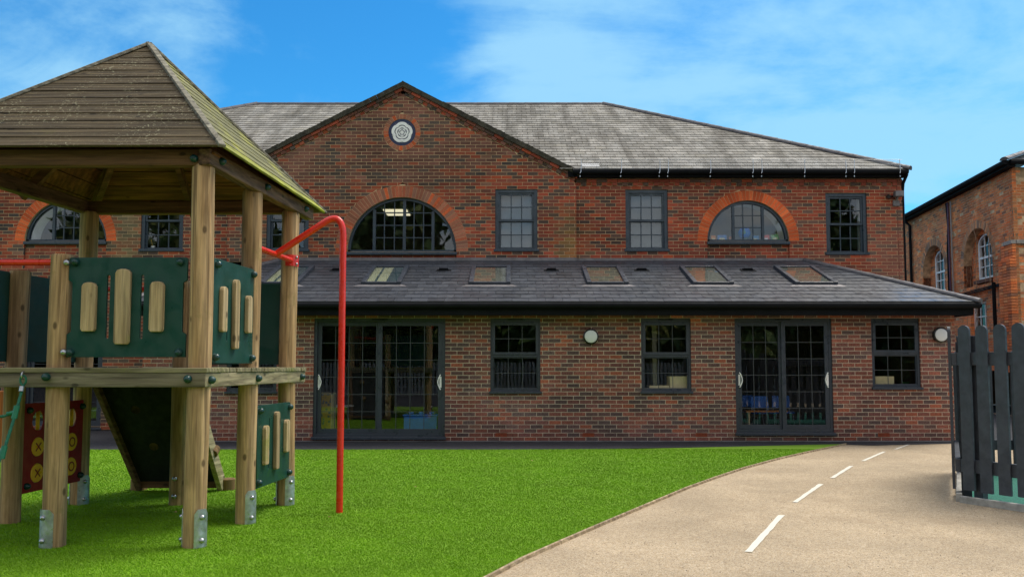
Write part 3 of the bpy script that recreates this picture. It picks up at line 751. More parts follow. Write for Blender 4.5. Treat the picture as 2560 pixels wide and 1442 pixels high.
def dentils(x0, x1, par):
    mb = MB(); mo = MB(); mo.fbox(FM, x0, x1, ZT2, ZT, -.1, -.003); mo.build('mortar', M['mortar'], par)
    k = 0; u = x0
    while u < x1-.02:
        mb.col = pick(PAL_RED); mb.fbox(FM, u+.005, min(x1, u+.1075), ZT2+.005, ZT2+.07, -.1, .032 if k % 2 else .0); u += .1125; k += 1
    u = x0
    while u < x1-.02:
        mb.col = pick(PAL_RED); mb.fbox(FM, u+.005, min(x1, u+.22), ZT2+.08, ZT2+.145, -.1, .034); u += .225
    mb.build('dentil_brick', M['brick'], par, colors=True, kind='stuff')
dentils(GR, XR, wall_r); dentils(XL, GL, wall_l)
EXL, EXR = -6.7, 8.05
doorL = (um(60, 1000), um(253, 1000), .05, 2.35)
holes_l = [rect_hole(mir(w1[1])+.08, mir(w1[0])+.08, w1[2], w1[3]), rect_hole(mir(w3[1]), mir(w3[0]), w3[2], w3[3]), arch_hole(LCU, A2['cz'], A2['r1'], A2['r0'], A2['cz']-.62), rect_hole(*doorL), rect_hole(EXL, 0, -1, 3.2)]
nl = int(math.floor(ZT2/.075))
def stain_l(u, z, c):
    f = max(0, 1-abs(u-um(320))/.5)*(1 if z > 3 else .3)*rng.uniform(.4, .9)
    if f > 0: c = tuple(a*(1-f)+b*f for a, b in zip(c, (.24, .20, .10)))
    return c
brickwork(FM, intervals(lambda z: XL, lambda z: GL, holes_l), ZT2-nl*.075, ZT2, wall_l, M['brick'], M['mortar'], PAL_UP, 'l', stain=stain_l)
for cu_, par in ((A2['cu'], wall_r), (LCU, wall_l)):
    voussoirs(FM, cu_, A2['cz'], A2['r0'], A2['r1'], par, M['brick'], M['mortar'], PAL_ARCH)
    brickwork(frame((0, YM+.05, 0), (1, 0, 0), (0, -1, 0)), lambda z, c_=cu_: [(c_-A2['r0'], c_+A2['r0'])], A2['cz']-.075*8, A2['cz'], par, M['brick'], M['mortar'], PAL_RED, 's'+str(cu_)[:3])
    arch_window(FM, cu_, A2['cz'], A2['r0']-.004, main, M['frame'], face=-.055, mull=((-.30, .055), (.34, .055)), cols=3, rows=3, central=(-.30, .34))
for (a, b, c, d), par, bl in ((w1, wall_r, M['painted_light']), (w3, wall_r, None), ((mir(w1[1])+.08, mir(w1[0])+.08, w1[2], w1[3]), wall_l, None), ((mir(w3[1]), mir(w3[0]), w3[2], w3[3]), wall_l, None)):
    reveal(FM, a, b, c, d, par, M['mortar']); sash(FM, a, b, c, d, main, M['frame'], painted_light=bl)
# glazed doors on the ground floor at far left
def glazed(fr, u0, u1, z0, z1, parent, m, leaves, cols, rows, face=-.06, fw=.055, name='door', handles=True, sill=True):
    mb = MB(); mb.fbox(fr, u0, u0+fw, z0, z1, face-.09, face); mb.fbox(fr, u1-fw, u1, z0, z1, face-.09, face); mb.fbox(fr, u0+fw, u1-fw, z1-fw*1.1, z1, face-.09, face)
    mb.fbox(fr, u0+fw, u1-fw, z0, z0+fw, face-.09, face)
    dr = mb.build(name, m, parent, bevel=.003)
    a, b = u0+fw, u1-fw; wl = (b-a)/leaves
    for k in range(leaves):
        l, r = a+wl*k-(.03 if k else 0), a+wl*(k+1); dd = face-.045 if k % 2 == 0 else face-.008; t = .075
        s = MB(); zb, zt = z0+fw, z1-fw*1.1
        s.fbox(fr, l, l+t, zb, zt, dd-.04, dd); s.fbox(fr, r-t, r, zb, zt, dd-.04, dd); s.fbox(fr, l+t, r-t, zt-t, zt, dd-.04, dd); s.fbox(fr, l+t, r-t, zb, zb+t*1.15, dd-.04, dd)
        s.build('leaf_frame', m, dr, bevel=.003)
        g = MB(); pl, pr, pb, pt = l+t, r-t, zb+t*1.15, zt-t
        for i in range(1, cols): u = pl+(pr-pl)*i/cols; g.fbox(fr, u-.005, u+.005, pb, pt, dd-.028, dd-.012)
        for j in range(1, rows): z = pb+(pt-pb)*j/rows; g.fbox(fr, pl, pr, z-.005, z+.005, dd-.026, dd-.014)
        g.build('glazing_bar', M['bar'] if 'bar' in M else m, dr)
        pane_mesh(fr, pl, pr, pb, pt, dd-.018, dr, M['glass'])
        if handles:
            u = l+t*.42 if k == 0 else r-t*.42; sg = 1 if k == 0 else -1; hz = z0+.98*(z1-z0)/2.13
            hpts = [fr(u, hz-.13, dd)]+[fr(u+sg*.045*math.sin(math.pi*i/8), hz-.13+.26*i/8, dd+.035) for i in range(9)]+[fr(u, hz+.13, dd)]
            h = MB(); h.tube(hpts, .010, 8); h.fbox(fr, u-.018, u+.018, hz-.10, hz+.10, dd-.002, dd+.008); h.build('handle', M['white'], dr, smooth=True)
    if sill:
        s = MB(); s.fbox(fr, u0-.02, u1+.02, z0-.045, z0+.004, face-.09, face+.075); s.build('sill', m, dr, bevel=.005)
        s = MB(); uc = (u0+u1)/2; s.fbox(fr, uc-.14, uc+.14, z1-.028, z1-.012, face, face+.010); s.build('vent', M['black'], dr)
    return dr
M['bar'] = simple('glazing_bar_grey', (.055, .062, .07), .5, var=.05)
glazed(FM, *doorL, main, M['frame_ext'], 2, 2, 5, handles=False)
# shell behind the facade: side and back walls, floors, ceilings
sh = MB()
sh.box(XR-.12, XR-.10, YM, 29, 0, 5.4); sh.box(XL+.1, XL+.12, YM, 29, 0, 5.4); sh.box(XL+.1, XR-.1, 28.95, 29, 0, 5.4)
sh.build('shell_wall', M['brick_flat'] if 'brick_flat' in M else simple('plain_brick', (.16, .05, .03), .9, var=.3, nscale=12), main)
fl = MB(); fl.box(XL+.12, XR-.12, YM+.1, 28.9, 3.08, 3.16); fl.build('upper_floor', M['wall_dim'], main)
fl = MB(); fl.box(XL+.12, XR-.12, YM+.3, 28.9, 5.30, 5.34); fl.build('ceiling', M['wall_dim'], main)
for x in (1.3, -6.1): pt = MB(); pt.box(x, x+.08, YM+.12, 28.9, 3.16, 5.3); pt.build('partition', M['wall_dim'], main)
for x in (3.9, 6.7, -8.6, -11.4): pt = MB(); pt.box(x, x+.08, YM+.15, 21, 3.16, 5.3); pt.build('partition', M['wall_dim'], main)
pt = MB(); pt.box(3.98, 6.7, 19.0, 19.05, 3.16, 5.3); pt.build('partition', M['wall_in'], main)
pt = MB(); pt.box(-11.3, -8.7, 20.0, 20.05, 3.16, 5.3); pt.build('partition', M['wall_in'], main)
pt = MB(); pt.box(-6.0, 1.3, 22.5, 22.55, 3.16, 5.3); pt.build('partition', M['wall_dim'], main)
# plaster reveals round the left arched window (pale)
for cu_ in (A2['cu'], LCU):
    pr = MB(); S = 24; r_ = A2['r0']-.02
    for i in range(S):
        t0 = math.pi*i/S; t1 = math.pi*(i+1)/S
        q = lambda rr, t, d: FM(cu_+rr*math.cos(t), A2['cz']+rr*math.sin(t), d)
        pr.poly([q(r_, t0, -.155), q(r_, t1, -.155), q(r_-.03, t1, -.5), q(r_-.03, t0, -.5)])
    pr.build('plaster_reveal', M['white'], main)
pr = MB(); pr.box(w3[1]-.12, w3[1]-.04, YM+.16, YM+.24, w3[2], w3[3]); pr.box(w3[0], w3[1], YM+.3, YM+.5, w3[2]-.1, w3[2]); pr.build('plaster_reveal', M['wall_in'], main)
# main roof
EY = 17.40; EZ = 5.57; ER = 8.53; EL_ = mir(ER)
rd = 5.88; RY = EY+rd; RZ = P(1100, 262, RY).z; TR = (RZ-EZ)/rd
XRR = ER-rd; XRL = EL_+rd
sl = math.sqrt(1+TR*TR); e_s = Vector((0, 1, TR))/sl; e_n = Vector((0, -TR, 1))/sl; SLn = rd*sl
roof = MB(); roof.col = (.1, .1, .1)
gy = EY+.45; gzr = EZ-.03+.45*TR
roof.poly([(EL_, EY, EZ-.03), (GL+.1, EY, EZ-.03), (GL+.1, gy, gzr), (EL_+.45, gy, gzr)]); roof.poly([(GR-.1, EY, EZ-.03), (ER, EY, EZ-.03), (ER-.45, gy, gzr), (GR-.1, gy, gzr)])
roof.poly([(EL_+.45, gy, gzr), (ER-.45, gy, gzr), (XRR, RY, RZ-.03), (XRL, RY, RZ-.03)])
roof.poly([(ER, EY, EZ), (ER, RY+rd, EZ), (XRR, RY, RZ)]); roof.poly([(EL_, RY+rd, EZ), (EL_, EY, EZ), (XRL, RY, RZ)]); roof.poly([(ER, RY+rd, EZ), (EL_, RY+rd, EZ), (XRL, RY, RZ), (XRR, RY, RZ)])
roof = roof.build('roof', M['slate_back'], main)
def slate_roof(O, eu, es, en, bounds, tot, gauge, wid, m, palette, parent, nobj, key, skip=None, thick=.009, gap=.004):
    pieces = []; n = int(math.ceil(tot/gauge))
    for i in range(n):
        t0 = i*gauge; t1 = min(tot, t0+gauge+.03); l0, r0 = bounds(t0); l1, r1 = bounds(t1)
        ph = (wid/2 if i % 2 else 0)
        for k in range(int(math.floor((min(l0, l1)-ph)/wid)), int(math.ceil((max(r0, r1)-ph)/wid))):
            jl = ph+k*wid+gap/2; jr = jl+wid-gap
            a, b, c, d = max(jl, l0), min(jr, r0), max(jl, l1), min(jr, r1)
            if b-a < .01 and d-c < .01: continue
            b = max(b, a+.002); d = max(d, c+.002)
            if skip and skip((a+b)/2, t0+gauge/2): continue
            pieces.append((a == jl and b == jr and c == jl and d == jr, a, b, c, d, t0, t1, i))
    base = Vector(O); pal = palette; cols = [pick(pal) for _ in range(14)]; mb = MB(); cnt = 0; dd = {}
    for (full, a, b, c, d, t0, t1, i) in pieces:
        lift = thick*2.1+rng.uniform(0, .003)
        def loop(a, b, c, d, t0, t1, org, s):
            return [org+eu*a+es*t0+en*(lift-thick), org+eu*b+es*t0+en*(lift-thick), org+eu*d+es*t1+en*(.004), org+eu*c+es*t1+en*(.004)], [org+eu*a+es*t0+en*lift, org+eu*b+es*t0+en*lift, org+eu*d+es*t1+en*(.004+thick), org+eu*c+es*t1+en*(.004+thick)]
        if full and cnt < nobj:
            ci = rng.randrange(14); k = (key, ci)
            if k not in dd:
                q = MB(); q.col = cols[ci]; w_ = b-a; A, B = loop(-w_/2, w_/2, -w_/2, w_/2, 0, t1-t0, Vector((0, 0, 0)), 1); q.quadbox(A, B); dd[k] = q.mesh('slate', m, colors=True)
            inst('slate', dd[k], base+eu*((a+b)/2)+es*t0, parent); cnt += 1
        else:
            mb.col = pick(pal); A, B = loop(a, b, c, d, t0, t1, base, 1); mb.quadbox(A, B)
    mb.build('slate', m, parent, colors=True, kind='stuff')
BK = 1.0
PAL_SO = [((.245, .232, .205), 4), ((.27, .255, .225), 4), ((.22, .21, .185), 3), ((.295, .28, .25), 2), ((.24, .225, .19), 2)]
# the gable roof cuts across the middle: leave out slates beneath it
def gable_skip(u, t):
    x = u; y = EY+t/sl; z = EZ+t/sl*TR; gzz = apex.z-SL*abs(x-CX); return z < gzz-.12
slate_roof((0, EY, EZ), Vector((1, 0, 0)), e_s, e_n, lambda t: (EL_+t/sl, ER-t/sl), SLn, .235, .26, M['slate_old'], PAL_SO, roof, 290, 'mo', skip=gable_skip, thick=.016, gap=.008)
g = MB()
yv = lambda x: EY+(apex.z-SL*abs(x-CX)-EZ)/TR
for sgn in (-1, 1):
    xb = CX+sgn*3.72; zb_ = apex.z-SL*3.72
    pts = [(CX, YG+.3, apex.z), (CX, yv(CX)+.1, apex.z), (xb, yv(xb)+.1, zb_), (xb, YG+.3, zb_)]
    g.poly(pts if sgn > 0 else pts[::-1])
g.build('gable_roof', M['slate_old_flat'] if 'slate_old_flat' in M else simple('slate_plain', (.16, .155, .14), .85, var=.3), main)
# ridge and hip tiles
def ridge_tiles(p, q, r, L, parent, m, n=5, lift=.02, segn=8):
    p = Vector(p); q = Vector(q); d = (q-p); tot = d.length; d.normalize(); k = int(tot/L)
    sd_ = d.cross(Vector((0, 0, 1))).normalized(); up = sd_.cross(d).normalized(); made = []
    for i in range(k):
        mb = MB(); a = p+d*(tot*i/k); b = p+d*(tot*(i+1)/k+.012); r2 = r*1.0
        A = []; B = []; Ai = []; Bi = []
        for j in range(segn+1):
            t = math.pi*j/segn
            o1_ = sd_*math.cos(t)*r2+up*(math.sin(t)*r2*.8+lift); 
            A.append(a+o1_*1.06); B.append(b+o1_)
        for j in range(segn): mb.poly([A[j], A[j+1], B[j+1], B[j]])
        mb.poly(A[::-1]); mb.poly(B)
        mb.build('ridge_tile', m, parent, smooth=True)
ridge_tiles((XRL, RY, RZ), (XRR, RY, RZ), .10, .45, roof, M['ridge'], lift=-.02)
ridge_tiles((ER+.02, EY-.02, EZ), (XRR, RY, RZ), .10, .40, roof, M['ridge'], lift=.0)
ridge_tiles((EL_, EY, EZ), (XRL, RY, RZ), .10, .40, roof, M['ridge'], lift=.0)
# fascia + gutter on the wings
ZF0 = zm_(450)+.0; 
for (a, b) in ((GR-.18, XR+.03), (XL-.03, GL+.18)):
    f_ = MB(); f_.box(a, b, EY+.03, EY+.06, ZF0+.03, EZ-.02); f_.build('fascia', M['black'], main)
    f_ = MB(); f_.box(a, b, EY+.0601, YM+.0, ZF0+.035, ZF0+.05); f_.build('soffit', M['black'], main)
    f_ = MB(); zc = EZ-.045; f_.tube([(a+.1, EY-.03, zc), (b, EY-.03, zc)], .058, 10); f_.build('gutter', M['black'], main, smooth=True)
# snow guard
sg = None
g = MB(); zs0 = EZ+.00; zs1 = P(1500, 399, EY-.06).z; yS = EY-.06
bx = [1453, 1554, 1650, 1671, 1777, 1883, 1905, 2012, 2115, 2136, 2250]
xs = [P(x, 412, yS).x for x in bx]
for z in (zs0+.02, (zs0+zs1)/2, zs1): g.tube([(xs[0]-.05, yS, z), (xs[-1]+.05, yS, z)], .0035, 5)
x = xs[0]-.3
while x < xs[-1]:
    a_ = Vector((x, yS, zs0+.02)); b_ = Vector((x+.3, yS, zs1)); 
    if a_.x < xs[0]: t = (xs[0]-a_.x)/.3; a_ = a_.lerp(b_, t)
    if b_.x > xs[-1]: t = (xs[-1]-a_.x)/(b_.x-a_.x); b_ = a_.lerp(b_, t)
    g.tube([a_, b_], .002, 4, cap=False); x += .05
sg = g.build('snow_guard', M['steel'], main)
for x in xs:
    b_ = MB(); b_.tube([(x, yS+.01, zs1+.01), (x, yS, zs0+.04), (x-.01, yS-.03, zs0-.06), (x-.03, yS-.05, zs0-.10)], .007, 6); b_.tube([(x-.03, yS-.05, zs0-.15), (x-.03, yS-.05, zs0-.18)], .010, 6); b_.build('bracket', M['steel'], sg)
# lead patch on the slates near the gable
lp = MB(); a_ = P(1455, 408, 17.55); lp.quadbox([(a_.x, EY+.12, EZ+.1), (a_.x+.38, EY+.12, EZ+.1), (a_.x+.38, EY+.3, EZ+.205), (a_.x, EY+.3, EZ+.205)], [(a_.x, EY+.12, EZ+.106), (a_.x+.38, EY+.12, EZ+.106), (a_.x+.38, EY+.3, EZ+.211), (a_.x, EY+.3, EZ+.211)]); lp.build('lead_patch', simple('pale_patch', (.5, .5, .5), .6), roof)
# down pipe on the right corner
dp = MB(); dp.tube([(XR+.02, EY+.0, EZ-.1), (XR+.02, YM-.02, ZF0-.08), (XR+.025, YM+.03, ZF0-.25), (XR+.025, YM+.03, .1)], .034, 10); dp.build('downpipe', M['black'], main, smooth=True)
# lead flashing where the lower roof meets the wall
ZFL = P(1280, 657, YG).z
def flash(x0, x1, yw):
    f_ = MB(); x = x0
    while x < x1-.01:
        x2 = min(x1, x+1.5); j = rng.uniform(0, .004)
        f_.quadbox([(x, yw-.012-j, ZFL-.02), (x2, yw-.012-j, ZFL-.02), (x2, yw-.002, ZFL-.02), (x, yw-.002, ZFL-.02)], [(x, yw-.012-j, ZFL+.11), (x2, yw-.012-j, ZFL+.11), (x2, yw-.002, ZFL+.11), (x, yw-.002, ZFL+.11)])
        f_.quadbox([(x, yw-.16, ZFL-.072), (x2, yw-.16, ZFL-.072), (x2, yw-.013, ZFL-.02), (x, yw-.013, ZFL-.02)], [(x, yw-.16, ZFL-.064), (x2, yw-.16, ZFL-.064), (x2, yw-.013, ZFL-.008), (x, yw-.013, ZFL-.008)])
        x = x2+.003
    f_.build('flashing', M['lead'], main)
flash(-5.0, GR, YG); flash(GR+.005, 6.3, YM-.02)
# round plaque
pl = thing('rose_plaque', (EMB['cu'], YG-.02, EMB['cz']-.298), 'round navy plaque with a white heraldic rose set high in the brick gable', 'plaque')
d_ = MB(); d_.lathe(FG(EMB['cu'], EMB['cz'], -.06), [(.298, 0), (.298, .045), (.290, .05)], 40, axis=(0, -1, 0)); d_.build('disc', M['navy'], pl)
def band(R0, wdt, k, lobe, gap, ph=math.pi/2, n=18):
    """ribbon following a five-lobed outline, broken at the notches"""
    for s_ in range(5):
        c0 = ph+s_*2*math.pi/5; a0 = c0-math.pi/5+gap; a1 = c0+math.pi/5-gap; outr = []; inn = []
        for i in range(n+1):
            t = a0+(a1-a0)*i/n; x = (t-c0)/(math.pi/5)
            r = R0*(1+lobe*(.55-x*x*x*x*1.1)-(.05*x*x if lobe > 0 else 0))
            outr.append((EMB['cu']+(r+wdt/2)*math.cos(t), EMB['cz']+(r+wdt/2)*math.sin(t))); inn.append((EMB['cu']+(r-wdt/2)*math.cos(t), EMB['cz']+(r-wdt/2)*math.sin(t)))
        mb = MB()
        for i in range(n):
            L = [inn[i], outr[i], outr[i+1], inn[i+1]]
            mb.quadbox([FG(u, z, -.0105) for u, z in L], [FG(u, z, -.004) for u, z in L])
        mb.build('petal', M['white'], pl)
band(.188, .066, 0, .10, .004); band(.118, .042, 0, .10, .008); band(.072, .028, 0, -.06, .08, ph=-math.pi/2)
for s_ in range(5):
    t = math.pi/2+math.pi/5+s_*2*math.pi/5; mb = MB(); c = (EMB['cu'], EMB['cz']); e1 = (math.cos(t), math.sin(t)); e2 = (-e1[1], e1[0])
    pts = [(c[0]+e1[0]*.160+e2[0]*.018, c[1]+e1[1]*.160+e2[1]*.018), (c[0]+e1[0]*.160-e2[0]*.018, c[1]+e1[1]*.160-e2[1]*.018), (c[0]+e1[0]*.232, c[1]+e1[1]*.232)]
    mb.quadbox([FG(u, z, -.0105) for u, z in pts[::-1]], [FG(u, z, -.002) for u, z in pts[::-1]]); mb.build('sepal', M['white'], pl)
mb = MB(); mb.lathe(FG(EMB['cu'], EMB['cz'], -.0105), [(.042, 0), (.042, .008)], 18, axis=(0, -1, 0)); ctr = mb.build('rose_centre', M['white'], pl)

# security light at the right corner
c = P(2235, 490, YM-.12); sl_ = thing('security_light', (c.x, YM-.02, c.z-.05), 'grey floodlight and sensor fixed under the right-hand eaves', 'light')
mb = MB(); mb.box(c.x-.0, c.x+.18, YM-.20, YM-.08, c.z-.02, c.z+.10); mb.build('lamp_head', M['lead'], sl_, bevel=.01)
mb = MB(); mb.bar((c.x+.09, YM-.1, c.z), (c.x+.09, YM, c.z-.12), .04, .04); mb.box(c.x+.02, c.x+.16, YM-.04, YM-.001, c.z-.2, c.z-.08); mb.build('bracket', M['lead'], sl_)
mb = MB(); mb.lathe((c.x-.10, YM-.06, c.z), [(.045, 0), (.05, .04), (.04, .09)], 12, axis=(-.3, -1, -.2)); mb.bar((c.x-.1, YM-.03, c.z+.01), (c.x+.05, YM-.03, c.z+.01), .03, .03); mb.build('sensor', M['black_pl'], sl_)

# ================================================================== EXTENSION
BK = 1.5
YE = 14.9; FE = frame((0, YE, 0), (1, 0, 0), (0, -1, 0))
ext = thing('classroom_extension', (.7, YE, 0), 'single-storey brown brick extension with dark slate lean-to roof in front of the school', 'building')
ue = lambda px, py=900: P(px, py, YE).x
ze = lambda py: P(1280, py, YE).z
wall_e = MB(); wall_e.box(EXL+.1, EXR-.1, YE+.11, YE+.16, -.02, -.01); wall_e = wall_e.build('wall', M['mortar_ext'], ext)
ZEU = 2.33
dL = (ue(784), ue(1113), ze(1093)+.03, ze(797)); dR = (ue(1838), ue(2081), ze(1088)+.03, ze(797))
W = [(ue(567), ue(692), ze(975), ze(797)), (ue(1226), ue(1351), ze(975), ze(797)), (ue(1603), ue(1728), ze(974), ze(797)), (ue(2180), ue(2301), ze(970), ze(795))]
se = lambda q: (q[0], q[1], snap(q[2], .012, .0738), snap(q[3], .012, .0738))
dL, dR = se(dL), se(dR); W = [se(q) for q in W]
eh = [rect_hole(*dL), rect_hole(*dR)]+[rect_hole(*q) for q in W]
abz = lambda z: .012+(math.floor((z-.012)/.0738)+.5)*.0738
AB = [(1253, 1088), (1470, 1088), (1751, 1088), (2204, 1082)]
eh += [rect_hole(ue(x)-.105, ue(x)+.105, abz(ze(y))-.02, abz(ze(y))+.02) for x, y in AB]
nE = int(ZEU/.0738)
brickwork(FE, intervals(lambda z: EXL, lambda z: EXR, eh), 0.012, .012+nE*.0738+.0738, wall_e, M['brick_ext'], M['mortar_ext'], PAL_EXT, 'e', nobj=295, course=.0738, module=.222, joint=.011, prefer=lambda u, z: abs(u-2.5)+abs(z-1.0)*2, stain=lambda u, z, c: tuple(a*(.80+.2*min(1, z/.35)) for a in c))
for q in [dL, dR]+W: reveal(FE, *q, wall_e, M['mortar_ext'], d=.16)
for x, y in AB:
    u, z = ue(x), abz(ze(y)); mb = MB(); mb.fbox(FE, u-.105, u+.105, z-.034, z+.034, -.05, -.012)
    for i in range(3):
        zz_ = z-.03+i*.0225; mb.fbox(FE, u-.105, u+.105, zz_, zz_+.010, -.0119, .0)
    for i in range(12):
        uu = u-.105+i*.0182; mb.fbox(FE, uu, uu+.008, z-.034, z+.034, -.0115, -.0012)
    mb.build('air_brick', M['terracotta'], wall_e)
# side wall (plain) and inner shell
pbe = simple('plain_brick_ext', (.12, .048, .036), .9, var=.35, nscale=14)
for xa in (EXR-.1, EXL): sw = MB(); sw.box(xa, xa+.1, YE+.11, YM, 0, 2.3); sw.build('side_wall', pbe, ext)
sb = MB(); ext_floor = MB(); ext_floor.box(EXL, EXR, YE+.11, 21, .0, .06); ext_floor.build('floor', simple('school_floor', (.03, .05, .035), .6), ext)
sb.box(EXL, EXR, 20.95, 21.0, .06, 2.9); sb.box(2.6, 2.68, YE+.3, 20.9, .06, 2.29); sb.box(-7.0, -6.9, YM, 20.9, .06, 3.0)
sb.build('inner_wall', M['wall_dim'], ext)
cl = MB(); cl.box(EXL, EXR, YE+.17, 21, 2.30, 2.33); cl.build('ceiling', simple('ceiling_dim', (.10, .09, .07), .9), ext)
# doors and windows
glazed(FE, *dL, ext, M['frame_ext'], 2, 4, 6, face=-.025)
glazed(FE, *dR, ext, M['frame_ext'], 2, 3, 6, face=-.025)
def ext_window(u0, u1, z0, z1):
    fr = FE; m_ = M['frame_ext']; face = -.025; fw = .045; mb = MB()
    mb.fbox(fr, u0, u0+fw, z0, z1, face-.09, face); mb.fbox(fr, u1-fw, u1, z0, z1, face-.09, face); mb.fbox(fr, u0+fw, u1-fw, z1-.075, z1, face-.09, face)
    zm2 = z0+(z1-z0)*.485
    mb.fbox(fr, u0+fw, u1-fw, zm2-.02, zm2+.02, face-.09, face); mb.fbox(fr, u0+fw, u1-fw, z0, z0+fw, face-.09, face)
    wd_ = mb.build('window', m_, ext, bevel=.003)
    for (a, b, t, dd) in ((zm2+.02, z1-.075, .05, face+.012), (z0+fw, zm2-.02, .02, face-.02)):
        s = MB(); l, r = u0+fw-(.012 if t > .03 else 0), u1-fw+(.012 if t > .03 else 0)
        s.fbox(fr, l, l+t, a, b, dd-.05, dd); s.fbox(fr, r-t, r, a, b, dd-.05, dd); s.fbox(fr, l+t, r-t, b-t, b, dd-.05, dd); s.fbox(fr, l+t, r-t, a, a+t, dd-.05, dd)
        s.build('sash', m_, wd_, bevel=.003)
        g = MB(); 
        for i in (1, 2): u = l+t+(r-l-2*t)*i/3; g.fbox(fr, u-.005, u+.005, a+t, b-t, dd-.036, dd-.02)
        z = (a+b)/2; g.fbox(fr, l+t, r-t, z-.005, z+.005, dd-.034, dd-.022); g.build('glazing_bar', M['bar'], wd_)
        pane_mesh(fr, l+t, r-t, a+t, b-t, dd-.026, wd_, M['glass'])
    s = MB(); s.fbox(fr, u0-.02, u1+.02, z0-.035, z0+.006, face-.09, face+.075); s.build('sill', m_, wd_, bevel=.005)
    s = MB(); uc = (u0+u1)/2; s.fbox(fr, uc-.14, uc+.14, z1-.028, z1-.014, face, face+.010); s.build('vent', M['black'], wd_)
for q in W: ext_window(*q)
# roof
XE1, XE0 = 8.26, -6.9; YEv = 14.48; ZEv = P(1280, 756, YEv).z; ZTp = P(1280, 652, YG).z-.01; YTp = YG
dY = YTp-YEv; tr = (ZTp-ZEv)/dY; s2 = math.sqrt(1+tr*tr); es = Vector((0, 1, tr))/s2; en = Vector((0, -tr, 1))/s2; TOT = dY*s2
HR = P(2012, 652, YG).x; HL = P(700, 655, YG).x
dr_ = MB(); dr_.poly([(XE0, YEv, ZEv-.012), (XE1, YEv, ZEv-.012), (HR, YTp, ZTp-.012), (HL, YTp, ZTp-.012)])
dr_.poly([(XE1, YEv, ZEv), (XE1, YTp+.1, ZEv), (HR, YTp+.1, ZTp)]); dr_.poly([(XE0, YTp+.1, ZEv), (XE0, YEv, ZEv), (HL, YTp+.1, ZTp)])
dr_.poly([(XE0, YEv, ZEv-.04), (XE1, YEv, ZEv-.04), (XE1, YTp, ZEv-.04), (XE0, YTp, ZEv-.04)], True)
eroof = dr_.build('roof', M['slate_back'], ext)
BK = 1.0
PAL_S = [((.046, .053, .067), 5), ((.050, .057, .071), 4), ((.043, .049, .062), 3), ((.056, .062, .074), 1.5)]
bnd = lambda t: (XE0+(HL-XE0)*t/TOT, XE1-(XE1-HR)*t/TOT)
slate_roof((0, YEv, ZEv), Vector((1, 0, 0)), es, en, bnd, TOT, .24, .30, M['slate'], PAL_S, eroof, 295, 'ex', thick=.011, gap=.006)
ridge_tiles((XE1+.02, YEv-.02, ZEv+.0), (HR, YTp, ZTp), .075, .42, eroof, M['ridge'], lift=.01)
ridge_tiles((XE0-.02, YEv-.02, ZEv+.0), (HL, YTp, ZTp), .075, .42, eroof, M['ridge'], lift=.01)
f_ = MB(); f_.box(XE0+.06, XE1-.06, YEv+.05, YEv+.075, ZEv-.22, ZEv-.02); f_.box(XE1-.085, XE1-.06, YEv+.0755, YM, ZEv-.22, ZEv-.02); f_.build('fascia', M['black'], ext)
f_ = MB(); f_.box(XE0+.06, XE1-.09, YEv+.0755, YE+.1, ZEv-.205, ZEv-.19); f_.build('soffit', M['black'], ext)
f_ = MB(); f_.tube([(XE0, YEv-.01, ZEv-.05), (XE1+.02, YEv-.01, ZEv-.05)], .055, 10); f_.build('gutter', M['black'], ext, smooth=True)
# roof windows
n_r = en; p_r = Vector((0, YEv, ZEv))
def rw(pxs, painted_light):
    q = [hitp(px, py, p_r+en*.06, n_r) for px, py in pxs]   # TL TR BR BL
    u0 = (q[0].x+q[3].x)/2; u1 = (q[1].x+q[2].x)/2; t1 = (q[0]-p_r).dot(es); t0 = (q[3]-p_r).dot(es)
    pt = lambda u, t, n: p_r+Vector((1, 0, 0))*u+es*t+en*n
    def bx(mb, a, b, c, d, n0, n1): mb.quadbox([pt(a, c, n0), pt(b, c, n0), pt(b, d, n0), pt(a, d, n0)], [pt(a, c, n1), pt(b, c, n1), pt(b, d, n1), pt(a, d, n1)])
    mb = MB(); t = .085
    bx(mb, u0, u0+t, t0, t1, 0, .085); bx(mb, u1-t, u1, t0, t1, 0, .085); bx(mb, u0+t, u1-t, t1-t, t1, 0, .08); bx(mb, u0+t, u1-t, t0, t0+t*.8, 0, .075)
    o = mb.build('roof_window', M['frame_ext'], ext, bevel=.008)
    mb = MB(); bx(mb, u0+t, u1-t, t0+t*.8, t1-t, .058, .063); mb.build('pane', M['glass_dk'], o)
    mb = MB(); bx(mb, u0+t, u1-t, t0+t*.8, t1-t, .042, .046); mb.build('backing', painted_light, o)  # panel colour stands in for light and reflections in the pane
    if painted_light is M['cream']:
        mb = MB(); 
        for k in (.33, .66): uu = u0+(u1-u0)*k; bx(mb, uu-.02, uu+.02, t0+t*.8, t1-t, .0465, .052)
        bx(mb, u1-t-.22, u1-t, t0+t*.8, t1-t, .0465, .053); mb.build('glazing_bar', simple('teal_frame', (.03, .08, .10), .5), o)
    mb = MB(); mb.quadbox([pt(u0-.14, t0-.12, .012), pt(u1+.14, t0-.12, .012), pt(u1+.02, t0-.005, .016), pt(u0-.02, t0-.005, .016)], [pt(u0-.14, t0-.12, .022), pt(u1+.14, t0-.12, .022), pt(u1+.02, t0-.005, .03), pt(u0-.02, t0-.005, .03)])
    mb.build('lead_apron', M['lead'], o)
tan_b = simple('tan_painted_reflection', (.24, .21, .17), .8, var=.3, nscale=12)  # tan painted for the mixed reflections in the roof glass
for tl, tr_, br, bl_, bd in ((692, 781, 752, 655, M['cream']), (929, 1022, 1004, 905, M['cream']), (1180, 1276, 1277, 1172, tan_b), (1456, 1553, 1568, 1465, tan_b), (1705, 1800, 1827, 1725, tan_b), (1948, 2045, 2082, 1972, tan_b)):
    rw([(tl, 665), (tr_, 665), (br, 707), (bl_, 707)], bd)
